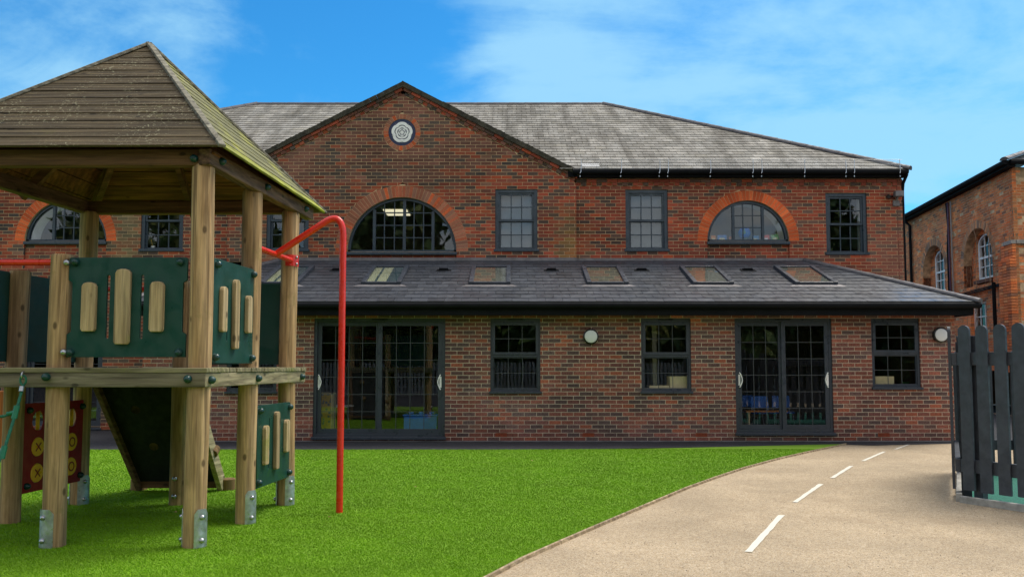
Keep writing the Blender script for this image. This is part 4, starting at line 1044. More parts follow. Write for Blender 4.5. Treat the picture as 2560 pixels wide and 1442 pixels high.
for px in (845, 1110, 1378, 1603, 1868):
    q = hitp(px, 677, p_r, n_r); u = q.x; t = (q-p_r).dot(es); pt = lambda u, t, n: p_r+Vector((1, 0, 0))*u+es*t+en*n
    mb = MB(); mb.quadbox([pt(u-.16, t-.12, .012), pt(u+.16, t-.12, .012), pt(u+.13, t+.12, .012), pt(u-.13, t+.12, .012)], [pt(u-.16, t-.12, .026), pt(u+.16, t-.12, .026), pt(u+.13, t+.12, .022), pt(u-.13, t+.12, .022)])
    mb.quadbox([pt(u-.11, t-.07, .026), pt(u+.11, t-.07, .026), pt(u+.09, t+.1, .02), pt(u-.09, t+.1, .02)], [pt(u-.085, t-.06, .075), pt(u+.085, t-.06, .075), pt(u+.07, t+.1, .024), pt(u-.07, t+.1, .024)])
    mb.build('roof_vent', M['black'], eroof)
# dpc strip
mb = MB(); mb.box(EXL, EXR, YE-.012, YE-.002, .0, .022); mb.build('plinth_strip', M['lead'], ext)
# wall lamps
lampv = None
for i, (px, py) in enumerate(((1477, 841), (2351, 837))):
    c = P(px, py, YE-.03); lp = thing('wall_lamp', (c.x, YE, c.z), ['round black-rimmed wall lamp midway between two ground-floor windows', 'round black-rimmed wall lamp near the right-hand corner of the extension, above the fence'][i], 'lamp', 'round lamps on the extension wall')
    mb = MB(); mb.lathe((c.x, YE+.001, c.z), [(.135, 0), (.140, .03), (.138, .065), (.120, .075), (.116, .060)], 32, axis=(0, -1, 0)); mb.build('rim', M['black_pl'], lp, smooth=True)
    mb = MB(); mb.lathe((c.x, YE-.055, c.z), [(.118, 0), (.112, .018), (.08, .030), (.04, .035), (.005, .036)], 32, axis=(0, -1, 0)); mb.build('diffuser', M['opal'], lp, smooth=True)

# ================================================================== things behind the glass
def lathe_thing(name, c, prof, m_, label, cat, group=None, n=20):
    mb = MB(); mb.lathe(c, prof, n); return mb.build(name, m_, smooth=True, label=label, cat=cat, group=group)
gx = P(1861, 583, YM+.30); rg = .135
gt = thing('globe', (gx.x, YM+.25, A2['cz']-.02), 'blue inflatable globe on the sill inside the right-hand arched window', 'globe')
mb = MB(); mb.lathe((gx.x, YM+.3, gx.z), [(rg*math.sin(t), -rg*math.cos(t)) for t in [math.pi*(i+.2)/12.4 for i in range(13)]], 20)
m_, nt_, b_ = mat('globe_map'); p_ = pos(nt_); lk(nt_, mixc(nt_, maprange(nt_, noise(nt_, p_, 9, 3), .55, .6), (.02, .20, .75), (.15, .35, .25)), b_.inputs['Base Color']); b_.inputs['Emission Color'].default_value = (0, 0, 0, 1)
mb.build('ball', m_, gt, smooth=True)
mb = MB(); mb.lathe((gx.x, YM+.3, A2['cz']-.02), [(.06, 0), (.055, .012), (.012, .02), (.012, gx.z-rg-A2['cz']+.03)], 14); mb.build('stand', M['black_pl'], gt)
sl2 = MB(); sl2.box(A2['cu']-A2['r0'], A2['cu']+A2['r0'], YM+.16, YM+.55, A2['cz']-.09, A2['cz']-.02); sl2.build('inner_sill', M['white'], main)
sl2 = MB(); sl2.box(LCU-A2['r0'], LCU+A2['r0'], YM+.16, YM+.55, A2['cz']-.09, A2['cz']-.02); sl2.build('inner_sill', M['white'], main)
for i, (px, w_, h_, col, tilt, lb) in enumerate(((1784, .10, .155, (.65, .22, .06), 0, 'orange book standing at the left end of the arched window sill'), (1806, .20, .165, (.05, .20, .52), 0, 'blue picture book with a pale arch, second from the left on the sill'),
        (1830, .11, .13, (.62, .20, .10), 0, 'orange-red book left of the globe behind the window'), (1889, .15, .15, (.05, .25, .55), .04, 'blue book just right of the globe'), (1916, .16, .165, (.65, .10, .10), -.05, 'red and pink book with white top, right of the globe'), (1941, .16, .18, (.16, .38, .16), -.2, 'green book leaning at the right end of the arched window sill'))):
    c = P(px, 600, YM+.15); mb = MB(); z0 = A2['cz']-.018; R_ = Matrix.Rotation(tilt, 4, 'Y')
    bt = thing('picture_book', (c.x, YM+.17, z0), lb, 'book', 'books on the arched window sill')
    def tb(x0, x1, y0, y1, za, zb, mt, nm):
        q = MB(); L = [Vector(p) for p in ((x0, y0, za), (x1, y0, za), (x1, y1, za), (x0, y1, za))]; L2 = [Vector((p.x, p.y, zb)) for p in L]
        tf = lambda p: Vector((c.x, YM+.17, z0+.01))+(R_ @ p); q.quadbox([tf(p) for p in L], [tf(p) for p in L2]); q.build(nm, mt, bt)
    tb(-w_/2, w_/2, 0, .012, 0, h_, simple('book_cover%d' % i, col, .5, var=.3, nscale=18), 'cover')
    tb(-w_*.28, w_*.28, -.002, -.0001, h_*.15, h_*.6, simple('book_pic%d' % i, (.65, .6, .35) if i != 4 else (.8, .75, .8), .5, var=.3, nscale=30), 'picture')
    tb(-w_/2+.005, w_/2-.005, .0125, .03, .004, h_-.006, M['white'], 'pages')
# ceiling lights in the gable room
c0 = P(988, 534, 20.4)
cl_ = thing('ceiling_light', (c0.x, 20.4, 5.28), 'lit twin-strip ceiling light seen through the large arched gable window', 'light')
for k, yy_ in enumerate((20.25, 20.75)):
    mb = MB(); mb.box(c0.x-.28+.1*0, c0.x+.30, yy_, yy_+.28, 5.245, 5.262); mb.build('tube_panel', M['lit'], cl_)
mb = MB(); mb.box(c0.x-.32, c0.x+.34, 20.2, 21.1, 5.264, 5.295); mb.build('housing', M['white'], cl_)
c0 = P(1911, 535, 18.9); mb = MB(); mb.box(c0.x-.14, c0.x+.12, 18.3, 18.8, 5.262, 5.295)
mb.build('ceiling_light', M['lit'], label='small lit panel on the ceiling behind the right-hand arched window', cat='light')
# blue trays on left arch sill
for i, px in enumerate((175, 197)):
    c = P(px, 606, YM+.25); mb = MB(); mb.box(c.x-.06, c.x+.06, YM+.2, YM+.3, A2['cz']-.018, A2['cz']+.05)
    mb.box(c.x-.068, c.x+.068, YM+.192, YM+.308, A2['cz']+.051, A2['cz']+.06)
    mb.build('storage_tub', M['pblue'], label=['left of two small blue tubs behind the left arched window', 'right of two small blue tubs behind the left arched window'][i], cat='tub', group='blue tubs behind the left arched window')
c = P(383, 622, YM+.2); mt_ = thing('mug', (c.x, YM+.2, w1[2]+.05), 'white mug holding a pencil on the sill of the upper window behind the tower', 'mug')
mb = MB(); mb.lathe((c.x, YM+.2, w1[2]+.055), [(.04, 0), (.045, .03), (.045, .09), (.04, .09), (.038, .02)], 16); mb.build('cup', M['white'], mt_, smooth=True)
mb = MB(); mb.tube([(c.x, YM+.2, w1[2]+.08), (c.x-.05, YM+.2, w1[2]+.28)], .006, 6); mb.build('pencil', M['yellow'], mt_)
# ground floor: chairs, boxes, cupboard, table
def chair(x, y, rz, label):
    t = thing('school_chair', (0, 0, 0), label, 'chair', 'blue classroom chairs'); ms = M['pblue']; lg = M['steel']
    q = MB(); q.box(-.19, .19, -.18, .18, .36, .385); q.build('seat', ms, t, bevel=.01)
    q = MB(); q.quadbox([(-.18, .16, .46), (.18, .16, .46), (.18, .18, .46), (-.18, .18, .46)], [(-.17, .20, .70), (.17, .20, .70), (.17, .22, .70), (-.17, .22, .70)]); q.build('backrest', ms, t, bevel=.008)
    for sx in (-1, 1):
        for sy in (-1, 1):
            q = MB(); q.tube([(sx*.16, sy*.14, .36), (sx*.19, sy*.19, .0)] if sy < 0 else [(sx*.16, .2, .62), (sx*.16, .16, .36), (sx*.19, .21, 0)], .011, 6); q.build('leg', lg, t)
    t.location = (x, y, .062); t.rotation_euler = (0, 0, rz); return t
for i, (px, y, rz) in enumerate(((1645, 16.2, .1), (1685, 16.6, -.2), (1905, 16.3, .05), (1955, 16.6, -.1), (1875, 16.9, .3))):
    chair(P(px, 900, y).x, y, rz, ['blue chair at the left behind the middle lower window', 'blue chair at the right behind the middle lower window', 'blue chair nearest the glass behind the small sliding doors', 'blue chair behind the centre post of the small sliding doors', 'blue chair at the back left behind the small sliding doors'][i])
def wbox(px, y, w_, h_, z0, lb):
    c = P(px, 950, y).x; t = thing('storage_box', (c, y, z0), lb, 'box', 'plywood boxes behind the windows')
    q = MB(); th = .018
    q.box(c-w_/2, c+w_/2, y, y+th, z0, z0+h_); q.box(c-w_/2, c+w_/2, y+.3, y+.3+th, z0, z0+h_); q.box(c-w_/2, c-w_/2+th, y+th+.001, y+.299, z0, z0+h_); q.box(c+w_/2-th, c+w_/2, y+th+.001, y+.299, z0, z0+h_); q.box(c-w_/2+th+.001, c+w_/2-th-.001, y+th+.001, y+.299, z0, z0+th); q.build('carcass', M['ply'], t)
ub = MB(); ub.box(W[2][0]+.02, W[2][1]+.3, YE+.18, YE+.8, .80, .84); ub.box(W[2][0]+.05, W[2][0]+.09, YE+.4, YE+.44, .06, .80); ub.box(W[2][1]+.2, W[2][1]+.24, YE+.4, YE+.44, .06, .80); ub.box(W[2][0]+.05, W[2][0]+.09, YE+.7, YE+.74, .06, .80); ub.box(W[2][1]+.2, W[2][1]+.24, YE+.7, YE+.74, .06, .80)
ub.build('side_table', M['ply'], label='plywood table under the boxes behind the middle lower window', cat='table')
wbox(1648, YE+.2, .36, .16, .842, 'low plywood box at the left behind the middle lower window'); wbox(1698, YE+.2, .34, .33, .842, 'tall plywood box at the right behind the middle lower window')
ub = MB(); ub.box(W[3][0]+.02, W[3][1]+.2, YE+.18, YE+.8, .80, .84)
for ax in (W[3][0]+.05, W[3][1]+.1):
    for ay in (YE+.4, YE+.7): ub.box(ax, ax+.04, ay, ay+.04, .06, .80)
ub.build('side_table', M['ply'], label='plywood table behind the right-hand lower window', cat='table')
wbox(2212, YE+.2, .34, .33, .842, 'tall plywood box at the left behind the right-hand lower window')
c = P(2243, 960, YE+.25); lathe_thing('plant_pot', (c.x, YE+.25, .842), [(.045, 0), (.055, .06), (.06, .11), (.05, .11), (.045, .02)], M['yellow'], 'small yellow pot behind the right-hand lower window', 'pot')
c = P(2268, 950, YE+.45); V = []; C = []
for i in range(260):
    v = Vector((rng.gauss(0, 1), rng.gauss(0, 1), rng.gauss(0, 1))).normalized()*.085*rng.uniform(.5, 1); p0 = Vector((c.x, YE+.5, .99))+v; d = [Vector((rng.uniform(-1, 1), rng.uniform(-1, 1), rng.uniform(-1, 1)))*.022 for _ in range(3)]
    V += [p0+q for q in d]; C.append((.04, .16, .03))
pt_ = thing('potted_plant', (c.x, YE+.5, .842), 'small green potted plant behind the right-hand lower window', 'plant')
o_ = numpy_tris('foliage', np.array([tuple(v-Vector((c.x, YE+.5, .842))) for v in V]), np.array(C), M['leaf']); o_.parent = pt_
mb = MB(); mb.lathe((c.x, YE+.5, .842), [(.04, 0), (.055, .08), (.045, .08), (.04, .02)], 14); mb.build('pot', M['terracotta'], pt_)
c = P(1052, 1070, 16.0)
tb_ = thing('toy_crate', (c.x, 16.0, .062), 'large blue plastic crate behind the right leaf of the large sliding doors', 'crate')
mb = MB(); mb.box(c.x-.32, c.x+.32, 15.9, 16.3, .062, .40); mb.build('body', M['pblue'], tb_, bevel=.015)
mb = MB(); mb.box(c.x-.34, c.x+.34, 15.88, 16.32, .401, .43); mb.build('lid', M['pblue'], tb_, bevel=.01)
for k in (-.2, .0, .2):
    mb = MB(); mb.lathe((c.x+k, 16.1, .431), [(.05, 0), (.05, .05)], 12); mb.build('stud', M['pblue'], tb_)
c = P(815, 1010, 15.7)
cb = thing('patterned_cupboard', (c.x, 15.8, .062), 'low cupboard with yellow patterned front behind the left leaf of the large sliding doors', 'cupboard')
mb = MB(); mb.box(c.x-.35, c.x+.13, 15.6, 16.0, .062, .85); mb.build('body', M['ply'], cb)
m_, nt_, b_ = mat('yellow_pattern'); vo_ = nn(nt_, 'ShaderNodeTexVoronoi'); vo_.inputs['Scale'].default_value = 14; lk(nt_, pos(nt_), vo_.inputs['Vector']); lk(nt_, mixc(nt_, maprange(nt_, vo_.outputs['Distance'], .3, .4), (.12, .14, .14), (.50, .32, .05)), b_.inputs['Base Color'])
for k in range(3):
    mb = MB(); mb.box(c.x-.345+k*.157, c.x-.345+k*.157+.15, 15.58, 15.598, .07, .84); mb.build('door', m_, cb)
c = P(830, 1005, 16.2); tt = thing('round_table', (c.x, 16.2, .062), 'round white-topped table behind the left leaf of the large sliding doors', 'table')
mb = MB(); mb.lathe((c.x, 16.4, .56), [(.38, 0), (.39, .012), (.38, .025)], 28); mb.build('tabletop', M['white'], tt)
for a_ in range(4): mb = MB(); t = a_*math.pi/2+.7; mb.tube([(c.x+.3*math.cos(t), 16.4+.3*math.sin(t), .559), (c.x+.34*math.cos(t), 16.4+.34*math.sin(t), .062)], .016, 6); mb.build('leg', M['steel'], tt)
c = P(1915, 995, 16.0); bn = thing('low_bench', (c.x, 15.9, .062), 'low orange-topped bench behind the small sliding doors', 'bench')
mb = MB(); mb.box(c.x-.45, c.x+.35, 15.8, 16.05, .48, .51); mb.build('top', simple('orange_top', (.45, .16, .03), .5), bn)
for x_ in (-.4, .3): mb = MB(); mb.box(c.x+x_, c.x+x_+.03, 15.82, 16.03, .062, .479); mb.build('leg', M['ply'], bn)

# ================================================================== OLD BUILDING at right
BK = 2.6
KA, KB = .137, 10.45     # X = KB + KA*Y
Pf = Vector((KB+KA*30.2, 30.2, 0)); Pn = Vector((KB+KA*21.75, 21.75, 0)); Uo = (Pn-Pf).normalized(); No = Vector((Uo.y, -Uo.x, 0))
if No.x > 0: No = -No
LO = (Pn-Pf).length; FO = frame(Pf, Uo, No)
old = thing('old_brick_building', tuple(Pn), 'older orange brick building with arched recesses and white sash windows at the far right', 'building')
EZO = 6.70
uo = lambda px, off=0: (hitp(px, 700, Pf+No*off, No)-Pf).dot(Uo)
a1c, a2c = (uo(2307)+uo(2364))/2, (uo(2409)+uo(2484))/2
OR = 1.0; OCZ = 5.46-OR
wall_o = MB(); wall_o.fbox(FO, 0, LO, -.02, -.01, -.4, -.35); wall_o = wall_o.build('wall', M['mortar_old'], old)
lw = (a2c-.60, a2c+.50, 1.6, 3.30)
lw = (lw[0], lw[1], snap(lw[2], EZO, .078), snap(lw[3], EZO, .078)); OCZ = snap(OCZ, EZO, .078)
oh = [arch_hole(a1c, OCZ, OR+.22, OR, 3.72), arch_hole(a2c, OCZ, OR+.22, OR, 3.72), rect_hole(*lw)]
nco = int((EZO-1.2)/.078)
def stain_o(u, z, c):
    if u > LO-.35 and z < 6: c = tuple(a*.5+b*.5 for a, b in zip(c, (.26, .17, .08)))
    f = max(0, math.sin(u*2.1+z*1.3)*math.sin(u*.7-z*2.3))*.3
    return tuple(a*(1-f)+b*f for a, b in zip(c, (.12, .09, .06)))
brickwork(FO, intervals(lambda z: 0, lambda z: LO, oh), EZO-nco*.078, EZO, wall_o, M['brick_old'], M['mortar_old'], PAL_OLD, 'o', nobj=220, course=.078, module=.235, joint=.013, stain=stain_o, jit=.003, prefer=lambda u, z: -u+abs(z-4.8)*1.5)
PAL_OA = [((.20, .10, .05), 4), ((.15, .085, .05), 3), ((.10, .065, .045), 2), ((.26, .11, .05), 2)]
def old_window(fr, u0, u1, z0, z1, face, arch, rows):
    mb = MB(); fw = .07; m_ = M['white']
    mb.fbox(fr, u0, u0+fw, z0, z1, face-.08, face); mb.fbox(fr, u1-fw, u1, z0, z1, face-.08, face); mb.fbox(fr, u0+fw, u1-fw, z0, z0+.08, face-.08, face)
    if arch:
        cu_ = (u0+u1)/2; r_ = (u1-u0)/2; S = 14
        q = lambda rr, t, n: fr(cu_+rr*math.cos(t), z1+rr*.55*math.sin(t), n)
        for i in range(S):
            t0 = math.pi*i/S; t1 = math.pi*(i+1)/S
            mb.quadbox([q(r_, t0, face), q(r_-fw, t0, face), q(r_-fw, t0, face-.08), q(r_, t0, face-.08)], [q(r_, t1, face), q(r_-fw, t1, face), q(r_-fw, t1, face-.08), q(r_, t1, face-.08)])
        top = z1+r_*.5
    else: mb.fbox(fr, u0+fw, u1-fw, z1-fw, z1, face-.08, face); top = z1-fw
    zc = (z0+top)/2; mb.fbox(fr, u0+fw, u1-fw, zc-.03, zc+.03, face-.07, face-.01)
    o = mb.build('window', m_, old)
    g = MB()
    for k in (1, 2): u = u0+fw+(u1-u0-2*fw)*k/3; g.fbox(fr, u-.014, u+.014, z0+.08, top, face-.05, face-.02)
    for k in range(1, rows):
        z = z0+.08+(top-z0-.08)*k/rows
        if abs(z-zc) > .05: g.fbox(fr, u0+fw, u1-fw, z-.014, z+.014, face-.049, face-.021)
    g.build('glazing_bar', m_, o); pane_mesh(fr, u0+fw*.5, u1-fw*.5, z0+.05, top, face-.045, o, M['glass_old'])
    s = MB(); s.fbox(fr, u0-.1, u1+.12, z0-.1, z0-.002, face-.1, face+.14); s.build('sill', M['terracotta_dk'] if 'terracotta_dk' in M else M['brick_sill'], o)
M['brick_sill'] = simple('sill_stone', (.14, .07, .045), .9, var=.3)
for ac in (a1c, a2c):
    voussoirs(FO, ac, OCZ, OR, OR+.22, wall_o, M['brick_old'], M['mortar_old'], PAL_OA, depth=.42)
    # recess back wall and jambs
    wz = (3.92, 4.98) if ac == a2c else (3.85, 4.98); wu = (ac-.52, ac+.52)
    fb = frame(Pf-No*.25, Uo, No)
    brickwork(fb, intervals(lambda z, c_=ac: c_-OR-.02, lambda z, c_=ac: c_+OR+.02, [rect_hole(wu[0], wu[1], wz[0], wz[1]+.27)]), 3.72, 3.72+.078*24, wall_o, M['brick_old'], M['mortar_old'], PAL_OLD, 'r'+str(ac)[:3], course=.078, module=.235, joint=.013)
    jb = MB()
    for sg_ in (-1, 1): jb.fbox(FO, ac+sg_*OR+(0 if sg_ > 0 else -.03), ac+sg_*OR+(.03 if sg_ > 0 else 0), 3.72, OCZ, -.25, -.02)
    jb.fbox(FO, ac-OR, ac+OR, 3.66, 3.72, -.25, -.01); jb.build('jamb', simple('jamb_brick', (.17, .075, .038), .9, var=.5, nscale=14, bmp=.5), wall_o)
    old_window(fb, wu[0], wu[1], wz[0], wz[1], .0, True, 4)
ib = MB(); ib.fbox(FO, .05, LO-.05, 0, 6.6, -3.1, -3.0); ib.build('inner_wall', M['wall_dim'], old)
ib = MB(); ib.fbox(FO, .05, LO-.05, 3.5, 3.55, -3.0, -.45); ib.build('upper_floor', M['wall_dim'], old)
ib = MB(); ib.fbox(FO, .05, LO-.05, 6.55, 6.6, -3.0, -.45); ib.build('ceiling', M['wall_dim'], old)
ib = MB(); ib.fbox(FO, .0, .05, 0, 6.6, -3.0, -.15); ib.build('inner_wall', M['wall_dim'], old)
ib = MB(); ib.fbox(FO, LO-1.9, LO-1.85, 0, 6.6, -3.0, -.45) ; ib = MB()
reveal(FO, *lw, wall_o, M['mortar_old'], d=.14); old_window(FO, lw[0], lw[1], lw[2], lw[3], -.10, False, 4)
# front return of the old building (faces the camera)
FR_ = frame(Pn, (1, 0, 0), (0, -1, 0))
brickwork(FR_, intervals(lambda z: 0, lambda z: 7, [rect_hole(1.6, 2.7, 4.0, 5.4)]), EZO-nco*.078, EZO, wall_o, M['brick_old'], M['mortar_old'], PAL_OLD, 'f', nobj=60, course=.078, module=.235, joint=.013, stain=lambda u, z, c: tuple(a*.7+b*.3 for a, b in zip(c, (.24, .16, .08))), jit=.006, prefer=lambda u, z: u)
old_window(FR_, 1.6, 2.7, 4.0, 5.4, -.10, False, 4)
pq = MB(); 
for zlo, zhi, pr_ in ((1.2, 4.25, .16), (4.25, 4.6, .09)):
    z = zlo; k = 0
    while z < zhi-.01:
        for u_ in range(3):
            pq.col = pick(PAL_OLD); off_ = .06 if k % 2 else 0; pq.fbox(FO, LO-.62+u_*.235-off_*.0, LO-.62+u_*.235+.222, z, z+.065, .0, pr_)
        z += .078; k += 1
pq.build('buttress_brick', M['brick_old'], wall_o, colors=True, kind='stuff')
# eaves: gutter, soffit, roof, down pipes, cables
mb = MB(); mb.fbox(FO, -.3, LO+.25, EZO-.04, EZO+.1, .0, .22); mb.build('fascia', M['black'], old)
mb = MB(); mb.tube([FO(-.35, EZO+.08, .28), FO(LO+.3, EZO+.08, .28)], .07, 8); mb.tube([FR_(-.2, EZO+.08, .28), FR_(7, EZO+.08, .28)], .07, 8); mb.build('gutter', M['black'], old, smooth=True)
ro = MB(); A_ = FO(-.3, EZO+.1, .3); B_ = FO(LO+.3, EZO+.1, .3); C_ = FO(LO-3.6, EZO+1.9, -4.0); D_ = FO(-.3, EZO+1.9, -4.0); E_ = FR_(7, EZO+.1, .3); F2 = FR_(7, EZO+1.9, -4.0)
ro.poly([A_, B_, C_, D_]); ro.poly([B_, E_, F2, C_]); ro = ro.build('roof', simple('slate_old2', (.11, .11, .105), .8, var=.4, nscale=5), old)
ridge_tiles(B_, C_, .11, .45, ro, M['ridge'])
mb = MB(); q = uo(2284); mb.tube([FO(q-.2, EZO+.02, .25), FO(q, EZO-.25, .07), FO(q, 1.2, .07)], .05, 8); mb.build('downpipe', M['black'], old, smooth=True)
for k, (px, c_) in enumerate(((2376, M['black']), (2380, simple('purple_pipe', (.09, .03, .07), .5)), (2387, M['wall_in']))):
    q = uo(px); mb = MB(); mb.tube([FO(q, EZO-.1, .05), FO(q+(.1 if k == 0 else 0), EZO-.9, .05), FO(q, EZO-1.6, .05), FO(q, 2.9, .05)], .03 if k < 2 else .022, 7); mb.build('wall_pipe', c_, old, smooth=True)
za_ = 3.62
for k in range(3): mb = MB(); mb.tube([FO(uo(2392), za_-.05-.04*k, .06), FO(uo(2450), za_-.0-.04*k, .07), FO(uo(2505), za_+.02-.03*k, .06)], .016, 6); mb.build('cable', M['black'], old)
mb = MB(); q = uo(2505); mb.tube([FO(q, za_+.06, .22), FO(q, 1.2, .22)], .05, 8); mb.build('downpipe', M['black'], old, smooth=True)
lg_ = MB(); lg_.fbox(FR_, .0, 6, 4.62, 4.72, 0, .12); lg_.fbox(FO, LO-.4, LO+.1, 4.62, 4.72, 0, .12); lg_.build('ledge', M['concrete'], old)
# dead creeper stems on the old wall
rv = random.Random(3)
cr = MB()
for k in range(16):
    u = LO-rv.uniform(.3, 3.4); z = rv.uniform(2.2, 3.6); pts = []
    for i in range(rv.randrange(8, 16)):
        pts.append(FO(u, z, .035)); u += rv.gauss(0, .07); z += rv.uniform(.06, .25)
        if z > EZO-.1: break
    if len(pts) > 2: cr.tube(pts, .007, 4, cap=False)
cr.build('creeper_stem', simple('dead_vine', (.36, .26, .17), .9), label='bare dead creeper stems clinging to the old orange brick wall', cat='creeper')
# lower building further back
lb_ = thing('low_brick_building', (14.9, 31, 0), 'sliver of a lower yellow-brown brick building behind the downpipe at the right', 'building')
FB = frame((14.2, 31.5, 0), (1, 0, 0), (0, -1, 0)); mb = MB(); mb.box(14.05, 17, 31.5, 36, 0, 5.6); mb.build('wall', M['mortar_old'], lb_)
brickwork(FB, lambda z: [(-.15, 2.8)], 3.2, 3.2+.078*31, lb_, M['brick_old'], M['mortar_old'], [((.26, .17, .08), 4), ((.22, .12, .06), 3)], 'lb', course=.078, module=.235, joint=.013, face=.02)
mb = MB(); mb.quadbox([(13.8, 31.2, 5.6), (17.2, 31.2, 5.6), (17.2, 36, 5.6), (13.8, 36, 5.6)], [(13.8, 31.2, 5.75), (17.2, 31.2, 5.75), (16.2, 33.6, 6.5), (14.8, 33.6, 6.5)]); mb.build('roof', M['slate_back'], lb_)

# ================================================================== PLAY TOWER
tow = thing('play_tower', (-3.3, 7.2, 0), 'timber play tower with pyramid board roof, green panels and climbing ramp', 'play tower')
A0 = Vector((-2.385, 6.262, 0)); e1 = Vector((1, -.008, 0)); e2 = Vector((.0865, 1, 0))
def T(a, b, z=0): return A0+e1*a+e2*b+Vector((0, 0, z))
PR = .0835
shoe_m = M['steel']
bolt_me = MB(); bolt_me.lathe((0, 0, 0), [(.024, -.004), (.024, .004), (.020, .014), (.010, .021), (.002, .023)], 12, axis=(0, -1, 0)); bolt_me = bolt_me.mesh('bolt', M['bolt'], smooth=True)
cap_me = MB(); cap_me.lathe((0, 0, 0), [(.030, -.006), (.031, .010), (.026, .026), (.015, .038), (.003, .042)], 14, axis=(0, -1, 0)); cap_me = cap_me.mesh('bolt_cap', M['green_dk'], smooth=True)
def face_rot(n): # rotate local -Y to direction n
    n = Vector(n); return (0, 0, math.atan2(n.x, -n.y))
def post(a, b, h, shoes, lean=0, hole=None, dr=0., r0=PR, flat=True, seed=0):
    c = T(a, b); q = MB(); n = 28; rr = random.Random(int((a*31+b*17)*100)+seed); ph = rr.random()*6
    zs = [-.05, .02]+[h*k/16 for k in range(1, 16)]+[h-.035, h-.012, h]
    k0 = 0
    for i, z in enumerate(zs):
        for j in range(n):
            t = 2*math.pi*j/n; r = r0*(1+.022*math.sin(2*t+ph+z*1.3)+.012*math.sin(5*t+ph*2-z*2.1)+.006*math.sin(11*t+z*3))
            if z > h-.03 and flat: r *= (.985 if z < h-.005 else .90)
            q.v.append((c.x+r*math.cos(t)+.006*math.sin(z*1.7+ph), c.y+r*math.sin(t), z))
    for i in range(len(zs)-1):
        for j in range(n):
            j2 = (j+1) % n; q.f.append([i*n+j, i*n+j2, (i+1)*n+j2, (i+1)*n+j]); q.c.append((1, 1, 1))
    q.f.append([(len(zs)-1)*n+j for j in range(n)]); q.c.append((1, 1, 1))
    p = q.build('post', M['post'], tow, smooth=True)
    for ang in shoes:   # angle of plate centre (rad), half width
        ac, hwid = ang; s = MB(); S = 10; hz = .285
        for i in range(S):
            t0 = ac-hwid+2*hwid*i/S; t1 = ac-hwid+2*hwid*(i+1)/S
            def pz(t): x = (t-ac)/hwid; return hz-.035*max(0, abs(x)-.6)/.4 if True else hz
            L = []
            for (t, rr_) in ((t0, r0*1.045), (t1, r0*1.045), (t1, r0*1.045+.006), (t0, r0*1.045+.006)): L.append((c.x+rr_*math.cos(t), c.y+rr_*math.sin(t), -.01))
            U_ = [(x, y, pz(t)) for (x, y, _), t in zip(L, (t0, t1, t1, t0))]
            s.quadbox(L[::-1], U_[::-1])
        so_ = s.build('metal_shoe', shoe_m, p)
        for z in (.055, .225):
            d = Vector((math.cos(ac), math.sin(ac), 0)); inst('bolt', bolt_me, c+d*(r0*1.045+.008)+Vector((0, 0, z)), p, rot=face_rot(d), scale=(.85, .85, .85))
    return p
HB = 2.90
ang = R
SA = [(R(-38), .62), (R(-172), .45)]
post(0, 0, HB, SA); post(0, .93, HB, [(R(-40), .62)]); post(.0, 1.88, HB, [(R(-42), .62), (R(-168), .5)])
post(-1.068, 0, 2.205, [(R(-112), .85)]); post(-2.045, .93, 2.19, [(R(-170), .5)]); post(-2.05, 0, HB, SA)
post(-2.04, 1.9, HB, [(R(-35), .7), (R(-170), .6)]); post(-1.06, 1.88, 2.2, [])
for z in (.09, .26): inst('bolt', bolt_me, T(-1.06, 1.88, z)+Vector((0, -PR-.004, 0)), tow, rot=face_rot((0, -1, 0)))
# deck
CF = [Vector((-2.293, 6.15, 0)), Vector((-2.11, 8.40, 0)), Vector((-4.40, 8.42, 0)), Vector((-4.585, 6.17, 0))]
ZD0, ZD1, ZDB = 1.192, 1.300, 1.338
def fas(p, q, m_, inn, nm='deck_fascia', end=0.):
    mb = MB(); d = (q-p).normalized(); mb.bar(p+inn*.022+Vector((0, 0, (ZD0+ZD1)/2)), q+inn*.022+Vector((0, 0, (ZD0+ZD1)/2)), .044, ZD1-ZD0); return mb.build(nm, m_, tow, bevel=.006)
fas(CF[3], CF[0]+Vector((-.002, 0, 0)), M['deck_x'], Vector((0, 1, 0))); fas(CF[0]+Vector((0, .002, 0)), CF[1], M['deck_y'], Vector((-1, .08, 0))); fas(CF[1]-Vector((.05, 0, 0)), CF[2], M['deck_x'], Vector((0, -1, 0))); fas(CF[2]-Vector((0, .05, 0)), CF[3]+Vector((0, .05, 0)), M['deck_y'], Vector((1, -.08, 0)))
nb = 16
for i in range(nb):
    t0 = i/nb; t1 = (i+1)/nb-.004; a = CF[0].lerp(CF[1], t0); b = CF[0].lerp(CF[1], t1); c = CF[3].lerp(CF[2], t1); d = CF[3].lerp(CF[2], t0); ov = .008+rng.uniform(-.006, .006)
    mb = MB(); L = [a+Vector((ov, -.006, ZD1+.001)), b+Vector((ov, 0, ZD1+.001)), c+Vector((-ov, 0, ZD1+.001)), d+Vector((-ov, -.006, ZD1+.001))]; mb.quadbox(L, [p+Vector((0, 0, .037+rng.uniform(-.002, .002))) for p in L]); mb.build('deck_board', M['deck_b'], tow, bevel=.005)
mb = MB(); mb.bar(T(-1.03, .1, 1.25), T(-1.03, 2.0, 1.25), .06, .09); mb.bar(T(-1.95, .93, 1.25), T(-.08, .93, 1.25), .06, .09); mb.build('joist', M['beam'], tow)
for (px, py) in ((116, 942), (470, 947)): inst('bolt_cap', cap_me, P(px, py, 6.145), tow, rot=face_rot((0, -1, 0)))
dn = Vector((1, -.08, 0)).normalized()
for t in (.035, .44, .94): p = CF[0].lerp(CF[1], t); inst('bolt_cap', cap_me, p+dn*.003+Vector((0, 0, 1.245)), tow, rot=face_rot(dn))
